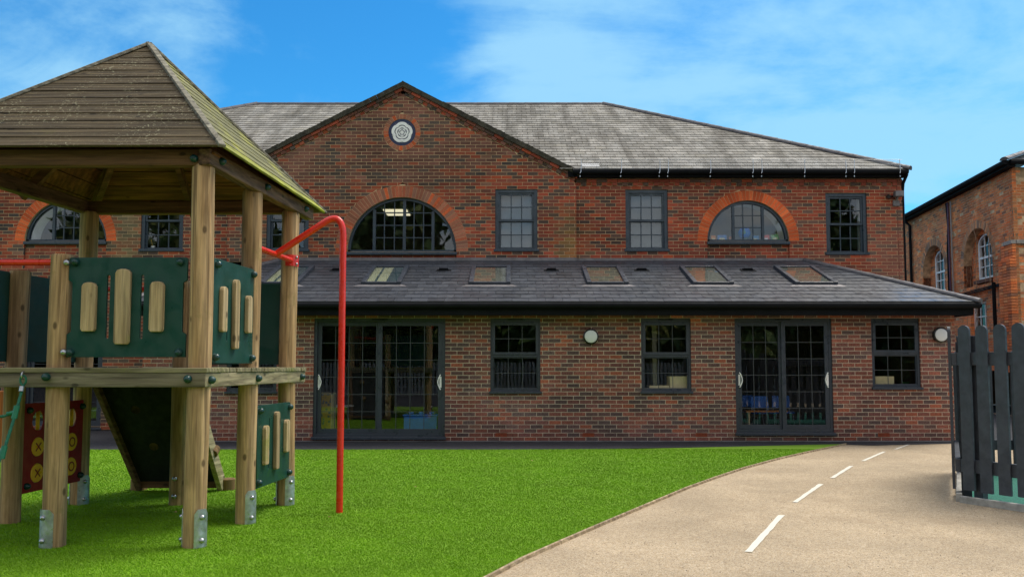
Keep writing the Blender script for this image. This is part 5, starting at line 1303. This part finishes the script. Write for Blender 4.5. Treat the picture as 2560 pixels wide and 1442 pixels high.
inst('bolt_cap', cap_me, Vector((-4.45, 6.145, 1.245)), tow, rot=face_rot((0, -1, 0)))
# top beams
BH = .13
def beam(p, q, m_, z0=HB-.02, h=BH, wdt=.095):
    mb = MB(); mb.bar(p+Vector((0, 0, z0+h/2)), q+Vector((0, 0, z0+h/2)), wdt, h); return mb.build('beam', m_, tow, bevel=.012)
beam(T(-2.12, -.03), T(.0, -.03), M['beam']); beam(T(.045, -.10), T(.055, 2.28), M['beam_y'])
beam(T(-2.12, 1.93), T(-.01, 1.93), M['beam']); beam(T(-2.1, .02), T(-2.08, 1.88), M['beam_y'])
for (px, py) in ((486, 397),): inst('bolt_cap', cap_me, P(px, py, 6.262-.03-.05), tow, rot=face_rot((0, -1, 0)))
for b_ in (.08, 1.0, 2.02): inst('bolt_cap', cap_me, T(.045+.052, b_, HB+.05), tow, rot=face_rot((1, -.08, 0)))
# pyramid roof
AP = P(372, 121, 7.32); ZR = 2.985
RC = [Vector((-2.19, 6.08, ZR)), Vector((-2.03, 8.74, ZR)), Vector((-4.62, 8.74, ZR)), Vector((-4.72, 6.10, ZR))]
rf = MB(); rf.quadbox([AP-Vector((.05, .05, .10)), AP-Vector((-.05, .05, .10)), AP+Vector((.05, .05, -.10)), AP+Vector((-.05, .05, -.10))], [AP-Vector((.04, .04, .03)), AP-Vector((-.04, .04, .03)), AP+Vector((.04, .04, -.03)), AP+Vector((-.04, .04, -.03))])
rf = rf.build('roof', M['hip'], tow)
NBR = 14
def roof_face(p, q, m_, m_e=None, um=None):
    n = (q-p).cross(AP-p).normalized()
    if n.z < 0: n = -n
    up = (AP-(p+q)/2).normalized()
    for i in range(NBR):
        t0 = i/NBR; t1 = min(.999, (i+1.25)/NBR)
        if i == NBR-1: t1 = .992
        a = p.lerp(AP, t0); b = q.lerp(AP, t0); c = q.lerp(AP, t1); d = p.lerp(AP, t1); th = .020
        j1 = rng.uniform(-.004, .004)
        lo = .030; hi = .002
        L = [a+n*(lo-th), b+n*(lo-th), c+n*hi, d+n*hi]; U_ = [a+n*(lo+j1), b+n*(lo-j1), c+n*(hi+th), d+n*(hi+th)]
        mb = MB(); mb.quadbox(L, U_)
        mb.build('roof_board', (m_e if (m_e and i == 0) else m_), rf, bevel=.004)
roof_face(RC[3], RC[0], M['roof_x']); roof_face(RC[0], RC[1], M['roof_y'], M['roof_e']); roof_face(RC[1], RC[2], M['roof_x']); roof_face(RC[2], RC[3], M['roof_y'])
# boarded lining under the roof
ul = MB()
for p, q in ((RC[3], RC[0]), (RC[0], RC[1]), (RC[1], RC[2]), (RC[2], RC[3])):
    n = (q-p).cross(AP-p).normalized(); n = -n if n.z < 0 else n; cen = (RC[0]+RC[2])/2
    for i in range(10):
        t0 = i/10+.003; t1 = (i+1)/10-.003; f_ = lambda v, t: (cen+(v-cen)*.93).lerp(AP-Vector((0, 0, .06)), t)-n*.012
        L = [f_(p, t0), f_(q, t0), f_(q, t1), f_(p, t1)]; ul.quadbox([v-n*.018 for v in L], L)
ul.build('lining_board', M['under'], rf, kind='stuff')
# hip boards
for k, cpt in enumerate(RC):
    d = (AP-cpt); side = Vector((d.y, -d.x, 0)).normalized()
    mb = MB(); base = cpt+Vector((0, 0, .03)); mb.bar(base-d.normalized()*.03, AP+Vector((0, 0, .045)), .055, .028); mb.build('hip_board', M['hip'], rf, bevel=.006)
# rafters under the roof
for cpt in RC:
    mb = MB(); c2 = (cpt-(RC[0]+RC[2])/2)*.86+(RC[0]+RC[2])/2; mb.bar(c2-Vector((0, 0, .09)), AP-Vector((0, 0, .20)), .06, .09); mb.build('rafter', M['beam'], rf)
for p, q in ((RC[1], RC[2]), (RC[2], RC[3]), (RC[0], RC[1])):
    c2 = (p+q)/2; c2 = (c2-(RC[0]+RC[2])/2)*.86+(RC[0]+RC[2])/2; mb = MB(); mb.bar(c2-Vector((0, 0, .09)), AP-Vector((0, 0, .22)), .05, .08); mb.build('rafter', M['beam'], rf)
# panels
FT = frame((A0.x, A0.y-.035, 0), (1, -.008, 0), (-.008, -1, 0))   # front
def tu(px, Y): return P(px, 780, Y).x-A0.x
yf = 6.24
def zf(py, Y=yf): return P(300, py, Y).z
def slat(fr, u, z0, z1, w_, n0, parent, th=.038):
    mb = MB(); r = w_/2; pts = [(u-r, z0+.02), (u-r*.8, z0), (u+r*.8, z0), (u+r, z0+.02), (u+r, z1-.03), (u+r*.75, z1-.008), (u+r*.3, z1), (u-r*.3, z1), (u-r*.75, z1-.008), (u-r, z1-.03)]
    mb.quadbox([fr(a, b, n0) for a, b in pts], [fr(a, b, n0+th) for a, b in pts]); return mb.build('slat', M['slat'], parent, bevel=.007)
uL, uR = tu(172, yf), tu(468, yf); zT, zB_ = zf(645), zf(892)
outl = [(uL, zB_), (uR, zB_), (uR, zB_+.17), (uR-.03, zB_+.19), (uR-.03, zT-.19), (uR, zT-.17), (uR, zT-.01), (uR-.01, zT), (uL+.01, zT), (uL, zT-.01), (uL, zT-.17), (uL+.03, zT-.19), (uL+.03, zB_+.19), (uL, zB_+.17)]
pn = plate('front_panel', M['green'], FT, outl, [slot(tu(272, yf), zf(848), zf(687), .014), slot(tu(357, yf), zf(848), zf(687), .014)], -.009, .009, tow, bevel=.002)
for (a, b, c, d) in ((210, 246, 707, 829), (293, 331, 674, 861), (380, 415, 705, 830)): slat(FT, tu((a+b)/2, yf), zf(d), zf(c), (b-a)/2047*yf, .0095, pn)
for (px, py) in ((190, 655), (452, 655), (176, 881), (448, 881)): inst('bolt_cap', cap_me, P(px, py, yf-.02), pn, rot=face_rot((0, -1, 0)))
for (px, py) in ((167, 656), (159, 880)): inst('bolt', bolt_me, P(px, py, yf-.05), pn, rot=face_rot((0, -1, 0)))
# side panels (right side)
FSd = frame(tuple(A0+Vector((.045, 0, 0))), tuple(e2), (1, -.0865, 0))
def side_panel(b0, b1, z0, z1, slats, slots, caps=True, name='side_panel', fr=FSd):
    p = plate(name, M['green'], fr, [(b0, z0), (b1, z0), (b1, z1-.01), (b1-.01, z1), (b0+.01, z1), (b0, z1-.01)], [slot(u, a, b, .011) for (u, a, b) in slots], -.009, .009, tow, bevel=.002)
    for (u, a, b) in slats: slat(fr, u, a, b, .088, .0095, p)
    nrm = fr.N
    for u in (b0+.035, b1-.03):
        for z in (z0+.045, z1-.045): inst('bolt_cap', cap_me, fr(u, z, .012), p, rot=face_rot(nrm))
    return p
side_panel(.10, .87, 1.375, 2.19, [(.235, 1.62, 1.98), (.47, 1.49, 2.06), (.73, 1.63, 1.95)], [(.35, 1.55, 2.0), (.60, 1.55, 2.0)])
side_panel(1.02, 1.82, .28, 1.00, [(1.17, .47, .82), (1.43, .40, .93), (1.69, .53, .84)], [(1.29, .42, .88)])
# back panel and left side panels (backs seen)
FBk = frame(tuple(T(0, 1.9)), (-1, .008, 0), (0, 1, 0))
side_panel(.07, .98, 1.37, 2.17, [], [], fr=FBk, name='back_panel')
FLf = frame(tuple(T(-2.09, 0)), tuple(e2), (-1, .0865, 0))
side_panel(.08, .86, 1.39, 2.17, [(.3, 1.55, 2.0), (.6, 1.55, 2.0)], [(.45, 1.5, 2.05)], fr=FLf, name='side_panel')
side_panel(.99, 1.84, 1.39, 2.17, [(1.2, 1.55, 2.0), (1.6, 1.55, 2.0)], [(1.4, 1.5, 2.05)], fr=FLf, name='side_panel')
# noughts and crosses panel, lower left side
FLn = frame(tuple(T(-2.0, 0)), tuple(e2), (1, -.0865, 0))
b0, b1, z0, z1 = .99, 1.86, .235, 1.02
ccs = [(b0+.19+i*(b1-b0-.38)/2, z0+.16+j*(z1-z0-.32)/2) for i in range(3) for j in range(3)]
rp = plate('game_panel', M['red_panel'], FLn, [(b0, z0), (b1, z0), (b1, z1), (b0, z1)], [circ(u, z, .088, 22) for u, z in ccs], -.009, .009, tow, bevel=.001)
for k, (u, z) in enumerate(ccs):
    j = k % 3; ax = FLn.N; mb = MB()
    if j == 2:   # turned edge-on
        ax = Vector((.86, .5, 0)).normalized()
    mb.lathe(FLn(u, z, 0)-ax*.016, [(.080, 0), (.084, .004), (.084, .028), (.080, .032)], 22, axis=tuple(ax)); ds = mb.build('spinner_disc', M['yellow'], rp)
    if j < 2:
        mb = MB(); s_ = .035
        if k < 6:
            for sg_ in (1, -1):
                p_ = FLn(u-s_, z-s_*sg_, .018); q_ = FLn(u+s_, z+s_*sg_, .018); mb.bar(p_, q_, .012, .002, up=tuple(FLn.N))
        else:
            for i in range(16): t = i*math.pi/8; mb.bar(FLn(u+.04*math.cos(t), z+.04*math.sin(t), .018), FLn(u+.04*math.cos(t+.4), z+.04*math.sin(t+.4), .018), .012, .002, up=tuple(FLn.N))
        mb.build('mark', M['red_panel'], rp)
for u in (b0+.05, b1-.05):
    for z in (z0+.06, z1-.06): inst('bolt_cap', cap_me, FLn(u, z, .012), rp, rot=face_rot(FLn.N))
# climbing ramp at the back
r0 = [Vector((-4.23, 8.36, 1.21)), Vector((-3.27, 8.36, 1.21))]; r1_ = [Vector((-4.05, 9.05, .03)), Vector((-3.17, 9.05, .03))]
rm = MB(); nrm = (r0[1]-r0[0]).cross(r1_[0]-r0[0]).normalized(); nrm = nrm if nrm.y > 0 else -nrm
L = [r0[0], r0[1], r1_[1], r1_[0]]; rm.quadbox([p for p in L], [p+nrm*.02 for p in L]); rmp = rm.build('climbing_ramp', M['ramp'], tow)
for a_, b_ in zip(r0, r1_): mb = MB(); mb.bar(a_+Vector((0, 0, .02)), b_+nrm*.02, .055, .15, up=tuple(nrm)); mb.build('side_rail', M['deck_y'] if b_.x > -3.5 else M['beam_y'], rmp, bevel=.006)
mb = MB(); mb.bar(r1_[0]+Vector((0, -.02, .04)), r1_[1]+Vector((0, -.02, .04)), .06, .07); mb.build('foot_rail', M['beam'], rmp)
for px in (339, 561):
    g = G(px, 1226); mb = MB(); mb.lathe((g.x, g.y+.08, -.02), [(.088, 0), (.088, .135), (.080, .143), (.02, .144)], 18); mb.build('stump', M['log'], rmp, smooth=True)
for (x_, z_) in ((-3.9, .9), (-3.5, .7), (-3.8, .5), (-3.4, .35), (-3.19, .42)):
    t = (1.21-z_)/1.18; y_ = 8.36+.69*t; mb = MB(); mb.lathe(Vector((x_, y_, z_)), [(.05, .0), (.05, .10), (.02, .11)], 10, axis=tuple(nrm)); mb.build('hand_hold', M['log'], rmp)
# red tubes
mb = MB(); mb.tube([P(-170, 656, 6.262), P(132, 656, 6.262)], .0245, 14); mb.build('grab_rail', M['red'], tow, smooth=True)
mb = MB(); zb2 = P(300, 722, 8.14).z; mb.tube([T(-2.0, 1.9, zb2), T(-1.1, 1.88, zb2)], .0245, 12); mb.build('grab_rail', M['red'], tow, smooth=True)
zb3 = 2.395; B3 = T(.03, .97, zb3+.01); C3 = T(.04, 1.80, zb3)
pole = MB(); pole.tube([B3, C3], .026, 14); ph_ = pole.build('grab_rail', M['red'], tow, smooth=True)
mb = MB(); S = 8; cC = T(0, 1.88)
for i in range(S):
    t0 = R(-100+95*i/S); t1 = R(-100+95*(i+1)/S)
    L = [(cC.x+rr_*math.cos(t), cC.y+rr_*math.sin(t), zb3-.055) for t, rr_ in ((t0, PR*1.03), (t0, PR*1.03+.008), (t1, PR*1.03+.008), (t1, PR*1.03))]
    mb.quadbox(L, [(x, y, zb3+.055) for x, y, _ in L])
mb.build('fixing_plate', M['red'], ph_)
for z in (-.033, .033): d = Vector((math.cos(R(-30)), math.sin(R(-30)), 0)); inst('bolt', bolt_me, cC+d*(PR*1.03+.01)+Vector((0, 0, zb3+z)), ph_, rot=face_rot(d), scale=(.55,)*3)
yp = 7.69; s0 = B3.lerp(C3, .53); xp = -1.597
ptop = P(835, 541, yp); pts = [s0]
knee = Vector((xp, yp, ptop.z-.17)); corner = Vector((xp-.015, yp, ptop.z+.05)); st = s0.lerp(corner, .74)
pts += [s0.lerp(st, .5), st]
for i in range(1, 10):
    t = i/10; pts.append(st*(1-t)**2+corner*2*t*(1-t)+knee*t*t)
pts += [knee, Vector((xp, yp, 1.5)), Vector((xp, yp, -.02))]
mb = MB(); mb.tube(pts, .031, 18); mb.build('sliding_pole', M['red'], tow, smooth=True)

# climbing net
net = thing('rope_net', (-4.3, 5.8, 0), 'green rope climbing net hooked to the deck edge of the play tower', 'climbing net')
def rope(pts, r=.011, nm='rope', twist=True):
    mb = MB(); P_ = [Vector(p) for p in pts]; dense = []
    for a, b in zip(P_[:-1], P_[1:]):
        k = max(2, int((b-a).length/.015))
        for i in range(k): dense.append(a.lerp(b, i/k))
    dense.append(P_[-1]); rs = [r*(1+.10*math.sin(i*2.1)) for i in range(len(dense))]
    mb.tube(dense, rs, 8); return mb.build(nm, M['rope'], net, smooth=True)
rp1 = [P(58, 962, 6.10), P(52, 985, 6.08), P(43, 1020, 6.03), P(30, 1062, 5.97), P(14, 1112, 5.90), P(-14, 1180, 5.8), P(-80, 1330, 5.6)]
rope(rp1); rope([P(43, 1028, 6.02), P(10, 1040, 6.0), P(-60, 1045, 6.0)], .010); rope([P(12, 1128, 5.89), P(-60, 1140, 5.89)], .010); rope([P(-60, 960, 6.08), P(-66, 1100, 5.9), P(-140, 1330, 5.6)])
for (px, py, Y) in ((40, 1030, 6.02), (9, 1130, 5.885)):
    a_ = P(px+3, py-16, Y); b_ = P(px-5, py+16, Y-.02); mb = MB(); mb.tube([a_, b_], .020, 12); c_ = (a_+b_)/2; mb.tube([c_, c_+Vector((-.06, 0, -.012))], .016, 10); mb.build('rope_joint', simple('green_joint', (.01, .17, .09), .4), net, smooth=True)
mb = MB(); mb.tube([P(55, 966, 6.09), P(53, 978, 6.08)], .017, 12); mb.build('ferrule', M['bolt'], net, smooth=True)
mb = MB(); c_ = P(58, 950, 6.11); mb.tube([c_+Vector((.022*math.cos(t), 0, .034*math.sin(t))) for t in [k*math.pi/6 for k in range(13)]], .008, 8); mb.build('loop', M['rope'], net, smooth=True)
mb = MB(); c_ = P(60, 938, 6.13); mb.tube([c_+Vector((0, -.03*math.sin(t), .03*math.cos(t))) for t in [k*math.pi/6 for k in range(7)]], .006, 8); mb.build('eye_hook', M['bolt'], net, smooth=True)
# orange timber post at the far left
g0 = G(-6, 1128); mb = MB(); x0 = g0.x; mb.box(x0-.16, x0+.085, g0.y, g0.y+.08, 0, .96); op = thing('timber_post', (x0, g0.y, 0), 'orange-brown stained timber post at the left edge behind the climbing net', 'post')
mb.build('shaft', M['orange_wood'], op, bevel=.01)
mb = MB(); mb.box(x0-.2, x0+.12, g0.y-.03, g0.y+.11, -.02, .05); mb.build('foot', M['concrete'], op, bevel=.01)

# ================================================================== PICKET FENCE at right
K0 = Vector((4.51, 8.34, 0)); dF = Vector((.30, -.53, 0)).normalized()
def fence_run(start, d, n, side, label, name='picket_fence', z0=.11, z1=1.76, first=.0, sp=.178, w_=.116, posts=True):
    """pales on the 'side' of the rails"""
    sd_ = Vector((d.y, -d.x, 0))*side; t = thing(name, tuple(start), label, 'fence', 'dark grey picket fences')
    L = first+n*sp; fr = frame(start, d, sd_)
    for z in (.285, 1.36):
        mb = MB(); mb.fbox(fr, -.02, L, z, z+.13, -.055, -.005); mb.build('rail', M['fence'], t, bevel=.004)
    prof = lambda u: [(u-w_/2, z0), (u+w_/2, z0)]+[(u+w_/2*math.cos(a), z1-w_/2+w_/2*math.sin(a)) for a in [math.pi*k/10 for k in range(11)]]
    mb = MB(); pts = prof(0); f0 = frame((0, 0, 0), d, sd_); mb.quadbox([f0(u, z, 0) for u, z in pts], [f0(u, z, .028) for u, z in pts]); me = mb.mesh('pale', M['fence'])
    for i in range(n):
        inst('pale', me, fr(first+i*sp, rng.uniform(-.006, .006), -.004), t, rot=(rng.uniform(-.003, .003), 0, 0))
    if posts:
        for u in (.12, L-.1):
            mb = MB(); mb.fbox(fr, u-.045, u+.045, .0, 1.66, -.15, -.056); mb.build('post', M['fence'], t, bevel=.006)
    return t
fence_run(K0+Vector((.0, .0, 0))-dF*0+Vector((.04, .03, 0)), dF, 9, 1, 'nearest run of dark grey round-topped pickets at the right edge', first=.075)
dB = Vector((1.40, 2.62, 0)).normalized()
fence_run(K0+Vector((.0, .10, 0)), dB, 13, -1, 'run of dark grey pickets seen end-on, leading back toward the building', first=.05)
K2 = K0+dB*2.55
fence_run(K2+Vector((.03, 0, 0)), Vector((1, -.05, 0)).normalized(), 16, 1, 'far run of dark grey pickets glimpsed through the nearest one', z1=1.55)
gp = MB(); q = [K0+Vector((.05, -.02, 0)), K0+dF*3+Vector((.05, -.02, 0)), K0+dF*3+Vector((7, 0, 0)), K2+Vector((7, 0, 0)), K2]
gp.poly([(p.x, p.y, .012) for p in q]); gp.build('safety_surface', M['rubber'], kind='structure')
kb = thing('concrete_kerb', tuple(K0), 'pale concrete kerb under the nearest picket run', 'kerb')
for i in range(3):
    mb = MB(); a_ = K0+dF*(i*.915)+Vector((0, 0, .01)); b_ = K0+dF*((i+1)*.915-.006)+Vector((0, 0, .01)); mb.bar(a_, b_, .055, .09); mb.build('kerb_stone', M['concrete'], kb, bevel=.006)
mb = MB(); mb.bar(K0+Vector((.0, .035, .02)), K0+dB*.5+Vector((0, .03, .02)), .055, .11); mb.build('kerb_stone', M['concrete'], kb, bevel=.006)
mb = MB(); mb.bar(K0+dB*.55+Vector((0, .03, .0)), K2+Vector((0, .0, .0)), .05, .06); mb.build('kerb_stone', M['concrete'], kb, bevel=.006)

# ================================================================== behind the camera (seen mirrored in the glass)
def tree(x, y, h, r, n, label, seed, col=((.035, .075, .015), (.06, .12, .02), (.11, .13, .02))):
    rs = np.random.default_rng(seed); t = thing('tree', (x, y, 0), label, 'tree', 'trees facing the school')
    mb = MB(); mb.tube([(x, y, 0), (x+.1, y, h*.3), (x-.05, y+.1, h*.6), (x, y, h*.85)], [.22, .17, .11, .04], 9)
    for k in range(6):
        a_ = k*1.05; z_ = h*(.32+.08*k); mb.tube([(x, y, z_), (x+math.cos(a_)*r*.4, y+math.sin(a_)*r*.4, z_+h*.08), (x+math.cos(a_)*r*.8, y+math.sin(a_)*r*.8, z_+h*.14)], [.08, .05, .02], 6)
    mb.build('trunk', M['bark'], t, smooth=True)
    cl_ = 60; cc = rs.normal(0, 1, (cl_, 3)); cc /= np.linalg.norm(cc, axis=1)[:, None]; cc *= (rs.random((cl_, 1))**.5)*np.array([r, r, h*.42]); cc += np.array([0, 0, h*.52])
    ci_ = rs.integers(0, cl_, n); c_ = cc[ci_]+rs.normal(0, .55, (n, 3)); V = np.repeat(c_, 3, axis=0)+rs.normal(0, .33, (3*n, 3)); tint_ = rs.random(cl_)[ci_]
    C_ = np.array(col)[(tint_*2.99).astype(int)]*(0.7+.6*rs.random((n, 1)))
    o = numpy_tris('crown', V, C_, M['leaf']); o.parent = t
for k_, (tx, ty, th_, tr_, lb_t) in enumerate(((-27, -22, 13, 5.2, 'outermost broad tree to the left opposite the school'), (-18.5, -20, 12.5, 5.0, 'broad tree standing opposite the left wing of the school'),
        (-8.3, -23, 15.5, 4.6, 'tall dark tree opposite the left ground-floor doors'), (-1.5, -21, 7.6, 3.6, 'small tree standing opposite the gable of the school'), (5.5, -22, 7.8, 3.8, 'yellow-green tree standing opposite the large sliding doors'),
        (13.5, -20, 7.6, 3.8, 'lower tree opposite the globe window'), (24, -22, 15, 5.0, 'tall tree standing opposite the right end of the school'), (34, -22, 14, 5.2, 'outermost tree to the right opposite the school'))):
    tree(tx, ty, th_, tr_, 15000, lb_t, k_+1, ((.22, .22, .03), (.32, .28, .04), (.10, .14, .02)) if k_ == 4 else ((.06, .10, .02), (.10, .15, .03), (.19, .20, .04)))
hd = thing('added_hedge', (0, -25.5, 0), 'tall dark leafy screen added to close bright gaps in the glass reflections', 'added_hedge')  # unseen foliage added to block low bright sky between the reflected trees
mb = MB(); mb.box(-34, 34, -25.4, -24.6, 0, 4.6); mb.build('core', simple('hedge_core', (.02, .035, .01), .95), hd)
rs_ = np.random.default_rng(9); nh = 26000; c_ = np.stack([rs_.random(nh)*70-35, rs_.random(nh)*.7+.75, rs_.random(nh)*5.6], 1); V = np.repeat(c_, 3, axis=0)+rs_.normal(0, .22, (3*nh, 3))
oh_ = numpy_tris('foliage', V, np.array([(.05, .08, .02), (.10, .13, .03), (.30, .27, .05)])[rs_.choice(3, nh, p=[.5, .35, .15])], M['leaf']); oh_.parent = hd
bf = thing('wooden_paling_fence', (0, -7, 0), 'weathered grey paling fence along the far side of the play area, mirrored in the doors', 'fence')
mb = MB(); mb.box(-12, 12, -7.06, -7.0, .4, .5); mb.box(-12, 12, -7.06, -7.0, 1.2, 1.3); mb.build('rail', M['grey_wood'], bf)
mb = MB(); f0 = frame((0, 0, 0), (1, 0, 0), (0, 1, 0)); pts = [(-.05, .05), (.05, .05), (.05, 1.5), (0, 1.58), (-.05, 1.5)]; mb.quadbox([f0(u, z, 0) for u, z in pts[::-1]], [f0(u, z, .022) for u, z in pts[::-1]]); me = mb.mesh('pale', M['grey_wood'])
for i in range(150): inst('pale', me, (-12+i*.16, -6.998, rng.uniform(-.03, .03)), bf)

# tidy helper properties
for o in bpy.data.objects:
    if 'wo' in o.keys(): del o['wo']
